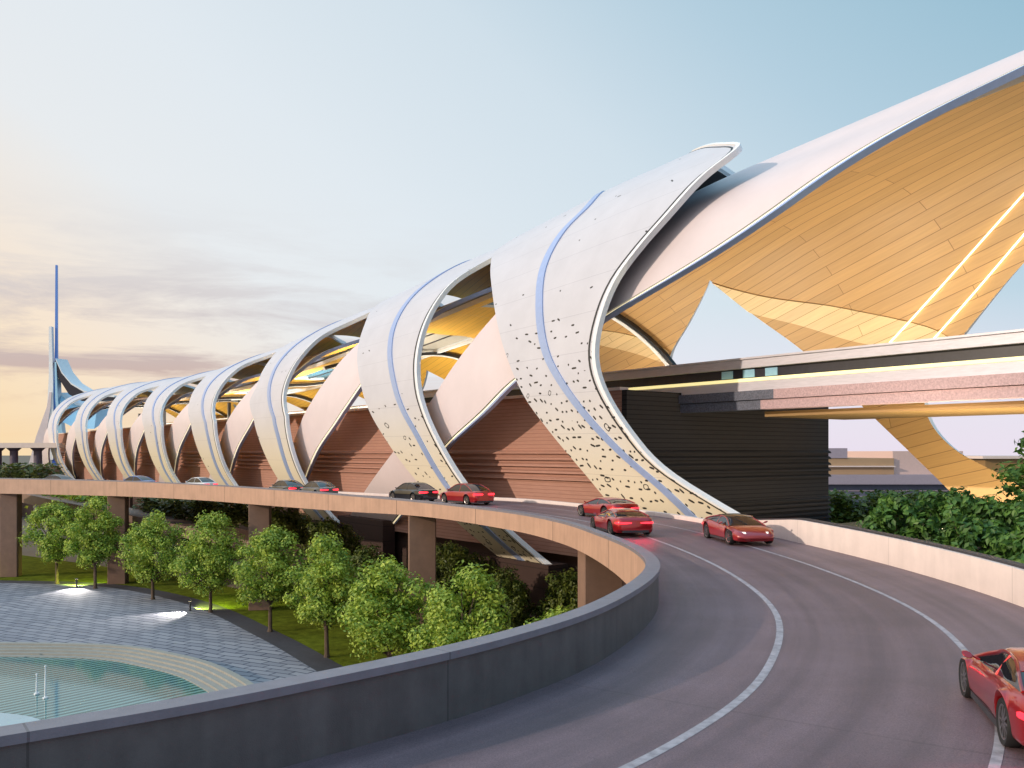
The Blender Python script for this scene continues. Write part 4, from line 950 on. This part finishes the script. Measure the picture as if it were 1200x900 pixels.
    def lampmesh(x, ya, yb, z0, z1, sy, dx, back):
        l = MB()
        xa, xb = (x - dx, x + dx)
        l.hexa([Vector((xa, sy * ya, z0)), Vector((xb, sy * ya, z0)), Vector((xb - back, sy * yb, z0)), Vector((xa - back, sy * yb, z0)), Vector((xa - .03, sy * ya, z1)), Vector((xb - .10, sy * ya, z1)), Vector((xb - back - .10, sy * yb, z1)), Vector((xa - back - .03, sy * yb, z1))])
        return l.mesh('lamp')
    fx = L / 2 - .17
    heads = [lampmesh(fx - .02, .46, .78, .51 if sp else .58, .575 if sp else .68, sy, .12, .20) for sy in (-1, 1)]
    tx = -(L / 2 - .02)
    tails = []
    for sy in (-1, 1):
        l = MB(); z0, z1 = (.60, .685) if sp else (.68, .82); rr_ = []
        path = [(-L / 2, .22), (-L / 2, .45), (-L / 2, W / 2 * .74 * .96)] + [(x, W / 2 * lerp(wid, x) * .985) for x in frange(-L / 2 + .05, -L / 2 + (.30 if sp else .26), 6)]
        for i, (x, y) in enumerate(path):
            x1, y1 = path[max(0, i - 1)]; x2, y2 = path[min(len(path) - 1, i + 1)]; n_ = Vector((-(y2 - y1), (x2 - x1), 0)).normalized()
            o1 = n_ * .022; o0 = n_ * -.04; fz = .6 if i in (0, len(path) - 1) else 1; zc_ = (z0 + z1) / 2; hz_ = (z1 - z0) / 2 * fz
            rr_.append([Vector((x + o.x, sy * (y + o.y), z)) for o, z in ((o0, zc_ - hz_), (o1, zc_ - hz_), (o1, zc_ + hz_), (o0, zc_ + hz_))])
        l.sweep(rr_); tails.append(l.mesh('lamp'))
    mi = []
    for sy in (-1, 1):
        l = MB(); mx_ = .72 if sp else .82; y_ = W / 2 * .95; z_ = lerp(deck_, mx_) + .10
        l.sweep([[Vector((mx_ + d_ + .050 * math.cos(q), sy * (y_ + .10) + .085 * k_ * math.sin(q), z_ + .055 * k_ * math.sin(q + 1.2))) for q in [2 * PI * j / 10 for j in range(10)]] for d_, k_ in ((-.05, .80), (-.04, 1.0), (.02, .95), (.06, .6))])
        l.tube([(mx_, sy * (y_ - .10), z_ - .08), (mx_, sy * (y_ + .03), z_ - .02)], .018, 6); mi.append(l.mesh('mirror', 45))
    df = MB(); df.box(tx - .015, tx + .25, -.62, .62, .20, .38)
    for y in (-.45, .45): df.cyl((tx - .03, y, .3), .01, .01)
    me_df = df.mesh('diffuser')
    sk = MB()
    sk.box(xw[0] + rw + .1, xw[1] - rw - .1, -W / 2 * .95, W / 2 * .95, clear - .04, clear + .06)
    return dict(body=me_body, cab=me_cab, roof=me_roof, pil=me_pil, ty=me_ty, ri=me_ri, heads=heads, tails=tails, mi=mi, df=me_df, sk=sk.mesh('sill'), xw=xw, rw=rw, W=W)
CARM = {k: car_meshes(k) for k in ('sports', 'sedan')}
def shade(me, m): 
    c = me.copy(); c.materials.clear(); c.materials.append(m); return c
CACHE = {}
def car(d, off, style, pm, label, rev=False, dyaw=0, glow=0, group='cars on the curving road', name='car'):
    p, a = at(d, off); c = CARM[style]
    t = empty(name, (p.x, p.y, p.z + .006), a + (PI if rev else 0) + dyaw); tag(t, label, 'car', group)
    def add(nm, key, me, m, par=None, loc=None, rot=None):
        kk = (style, key, m.name)
        if kk not in CACHE: CACHE[kk] = shade(me, m)
        o = bpy.data.objects.new(nm, CACHE[kk]); COL.objects.link(o); o.parent = par or t
        if loc: o.location = loc
        if rot: o.rotation_euler = rot
        return o
    add('body', 'body', c['body'], pm); add('windows', 'cab', c['cab'], M_CARGLASS); add('roof', 'roof', c['roof'], pm if style == 'sedan' or pm is not P_DRED else P_BLACK); add('window_frame', 'pil', c['pil'], pm)
    add('rear_diffuser', 'df', c['df'], M_CHAR); add('underbody', 'sk', c['sk'], M_CHAR)
    for i in range(2):
        add('headlight', 'h%d' % i, c['heads'][i], M_HEAD); add('tail_light', 't%d' % i, c['tails'][i], M_TAIL); add('wing_mirror', 'm%d' % i, c['mi'][i], pm)
    if glow:
        l = bpy.data.lights.new('tail_glow', 'AREA'); l.shape = 'RECTANGLE'; l.size = 1.5; l.size_y = .12; l.energy = glow; l.color = (1, .02, .06)
        o = bpy.data.objects.new('tail_glow', l); COL.objects.link(o); o.parent = t; o.location = (-2.35, 0, .62); o.rotation_euler = Vector((-1, 0, -.32)).to_track_quat('-Z', 'Y').to_euler()
    for x in c['xw']:
        for sy in (-1, 1):
            w = empty('wheel', (x, sy * (c['W'] / 2 - .125), c['rw']), 0 if sy > 0 else PI); w.parent = t
            add('tyre', 'ty', c['ty'], M_TYRE, w); add('rim', 'ri', c['ri'], M_RIM, w)
    return t
#CARS
CARS = [(26.6, 7.8, 'sports', P_RED, 'red sports car seen from behind at the right edge of the view', False, .22),
        (48.2, 6.1, 'sports', P_DRED, 'dark red sports car with black roof coming round the bend by the rose wall', True, 0),
        (52.0, 1.9, 'sports', P_RED, 'red sports car nearest the tan parapet in the overlapping pair', False, 0),
        (59.5, 4.9, 'sports', P_RED, 'red sports car farther back in the pair, below the perforated foot', False, 0),
        (72.3, 3.3, 'sedan', P_RED, 'red saloon following the black saloon on the far road', False, 0),
        (79.6, 3.7, 'sedan', P_BLACK, 'black saloon in front of the second ribbon foot', False, 0),
        (93.2, 2.6, 'sedan', P_GREY, 'charcoal saloon right behind another dark car on the far road', False, 0),
        (99.0, 2.6, 'sedan', P_BLACK, 'black saloon leading the dark pair on the far road', False, 0),
        (115.0, 2.2, 'sedan', P_WHITE, 'white car on the far road between two columns', False, 0),
        (125.5, 2.2, 'sedan', P_BLUE, 'small blue car on the far road near the second column', False, 0),
        (137.5, 2.2, 'sedan', P_TEAL, 'slate car at the far left of the road', False, 0)]
for i, c in enumerate(CARS): car(c[0], c[1], c[2], c[3], c[4], c[5], c[6], (90, 20, 22, 26, 20, 0, 0, 0, 0, 0, 0)[i])

# ------------------------------------------------------------------ sky, sun, camera
SUN_AZ, SUN_EL = math.atan2(-.92, -.39), R(17)      # azimuth measured from +Y towards +X
w = bpy.data.worlds.new('World'); scene.world = w; w.use_nodes = True
nt = w.node_tree; bg = nt.nodes['Background']; bg.inputs[1].default_value = .12
sky = nt.nodes.new('ShaderNodeTexSky'); sky.sky_type = 'NISHITA'; sky.sun_disc = False
sky.sun_elevation = SUN_EL; sky.sun_rotation = SUN_AZ; sky.air_density = 1.0; sky.dust_density = 1.5
tc = nt.nodes.new('ShaderNodeTexCoord')
def vmath(op, a, b=None):
    n = nt.nodes.new('ShaderNodeVectorMath'); n.operation = op; nt.links.new(a, n.inputs[0])
    if b is not None:
        if isinstance(b, tuple): n.inputs[1].default_value = b
        else: nt.links.new(b, n.inputs[1])
    return n
def ramp(fac, stops, name=None):
    c = nt.nodes.new('ShaderNodeValToRGB'); e = c.color_ramp.elements
    e[0].position, e[0].color = stops[0][0], (*stops[0][1], 1); e[1].position, e[1].color = stops[-1][0], (*stops[-1][1], 1)
    for p, col in stops[1:-1]: x = e.new(p); x.color = (*col, 1)
    nt.links.new(fac, c.inputs[0]); return c
dirn = vmath('NORMALIZE', tc.outputs['Generated'])
dot = vmath('DOT_PRODUCT', dirn.outputs[0], (.6, 0, .8))
mr = nt.nodes.new('ShaderNodeMapRange'); mr.inputs[1].default_value = -.4; mr.inputs[2].default_value = .8
nt.links.new(dot.outputs['Value'], mr.inputs[0])
K = 1 / .12
def skyc(c, k=1.0): return tuple(x * k for x in lin(c))
grad = ramp(mr.outputs[0], [(0, skyc((255, 222, 158))), (.10, skyc((255, 226, 184))), (.20, skyc((252, 234, 214))), (.32, skyc((238, 241, 243))), (.44, skyc((231, 239, 245))), (.60, skyc((214, 229, 239))), (.72, skyc((184, 211, 227))), (.85, skyc((152, 192, 212))), (1, skyc((120, 170, 200)))])
# cloud bands low on the left
sp = nt.nodes.new('ShaderNodeSeparateXYZ'); nt.links.new(dirn.outputs[0], sp.inputs[0])
mpn = nt.nodes.new('ShaderNodeMapping'); mpn.inputs['Scale'].default_value = (2.2, 2.2, 13); nt.links.new(dirn.outputs[0], mpn.inputs[0])
nz = nt.nodes.new('ShaderNodeTexNoise'); nz.inputs['Scale'].default_value = 2.1; nz.inputs['Detail'].default_value = 10; nz.inputs['Roughness'].default_value = .64; nz.inputs['Distortion'].default_value = .4
nt.links.new(mpn.outputs[0], nz.inputs['Vector'])
cm_ = ramp(nz.outputs['Fac'], [(.42, (0, 0, 0)), (.60, (1, 1, 1))])
el = ramp(sp.outputs['Z'], [(0, (.0,) * 3), (.03, (.2,) * 3), (.085, (1,) * 3), (.17, (.7,) * 3), (.27, (0,) * 3)])
az = nt.nodes.new('ShaderNodeMapRange'); az.inputs[1].default_value = .12; az.inputs[2].default_value = -.35; nt.links.new(sp.outputs['X'], az.inputs[0])
m1 = nt.nodes.new('ShaderNodeMath'); m1.operation = 'MULTIPLY'; nt.links.new(cm_.outputs[0], m1.inputs[0]); nt.links.new(el.outputs[0], m1.inputs[1])
m2 = nt.nodes.new('ShaderNodeMath'); m2.operation = 'MULTIPLY'; nt.links.new(m1.outputs[0], m2.inputs[0]); nt.links.new(az.outputs[0], m2.inputs[1])
cc = ramp(sp.outputs['Z'], [(0.02, skyc((250, 204, 148))), (.065, skyc((214, 184, 170))), (.12, skyc((200, 187, 190))), (.19, skyc((216, 211, 213))), (.3, skyc((226, 228, 231)))])
hz = ramp(sp.outputs['Z'], [(0, (1,) * 3), (.05, (.75,) * 3), (.16, (0,) * 3)])
azr = nt.nodes.new('ShaderNodeMapRange'); azr.inputs[1].default_value = -.3; azr.inputs[2].default_value = .25; nt.links.new(sp.outputs['X'], azr.inputs[0])
hm = nt.nodes.new('ShaderNodeMath'); hm.operation = 'MULTIPLY'; nt.links.new(hz.outputs[0], hm.inputs[0]); nt.links.new(azr.outputs[0], hm.inputs[1])
g2 = nt.nodes.new('ShaderNodeMix'); g2.data_type = 'RGBA'; nt.links.new(hm.outputs[0], g2.inputs[0]); nt.links.new(grad.outputs[0], g2.inputs[6]); g2.inputs[7].default_value = (*skyc((240, 230, 245)), 1)
mx = nt.nodes.new('ShaderNodeMix'); mx.data_type = 'RGBA'; nt.links.new(m2.outputs[0], mx.inputs[0]); nt.links.new(g2.outputs[2], mx.inputs[6]); nt.links.new(cc.outputs[0], mx.inputs[7])
sc_ = nt.nodes.new('ShaderNodeVectorMath'); sc_.operation = 'SCALE'; sc_.inputs[3].default_value = K; nt.links.new(mx.outputs[2], sc_.inputs[0])
up = nt.nodes.new('ShaderNodeMapRange'); up.interpolation_type = 'SMOOTHSTEP'; up.inputs[1].default_value = .48; up.inputs[2].default_value = .8; up.inputs[3].default_value = K; up.inputs[4].default_value = K * 1.9
nt.links.new(sp.outputs['Z'], up.inputs[0]); nt.links.new(up.outputs[0], sc_.inputs[3])
fin_ = nt.nodes.new('ShaderNodeMix'); fin_.data_type = 'RGBA'; fin_.inputs[0].default_value = .93
nt.links.new(sky.outputs[0], fin_.inputs[6]); nt.links.new(sc_.outputs[0], fin_.inputs[7]); nt.links.new(fin_.outputs[2], bg.inputs[0])

sl = bpy.data.lights.new('sun', 'SUN'); sl.energy = 2.6; sl.angle = R(.8); sl.color = (1, .84, .66)
so = bpy.data.objects.new('sun', sl); COL.objects.link(so)
sd = Vector((math.sin(SUN_AZ) * math.cos(SUN_EL), math.cos(SUN_AZ) * math.cos(SUN_EL), math.sin(SUN_EL)))
so.rotation_euler = (-sd).to_track_quat('-Z', 'Y').to_euler(); so.location = (-60, 20, 60)

cam = bpy.data.cameras.new('camera'); co = bpy.data.objects.new('camera', cam); COL.objects.link(co)
co.location = (0, 0, 0); co.rotation_euler = (R(90), 0, 0)
cam.sensor_width = 36; cam.lens = 1040 / 1200 * 36; cam.shift_y = 80 / 1200; cam.clip_start = .1; cam.clip_end = 8000
scene.camera = co
scene.view_settings.view_transform = 'Standard'; scene.view_settings.look = 'None'; scene.view_settings.gamma = 1
scene.view_settings.exposure = 0
scene.render.engine = 'CYCLES'
scene.cycles.use_denoising = True
scene.cycles.max_bounces = 6; scene.cycles.diffuse_bounces = 3; scene.cycles.transparent_max_bounces = 8
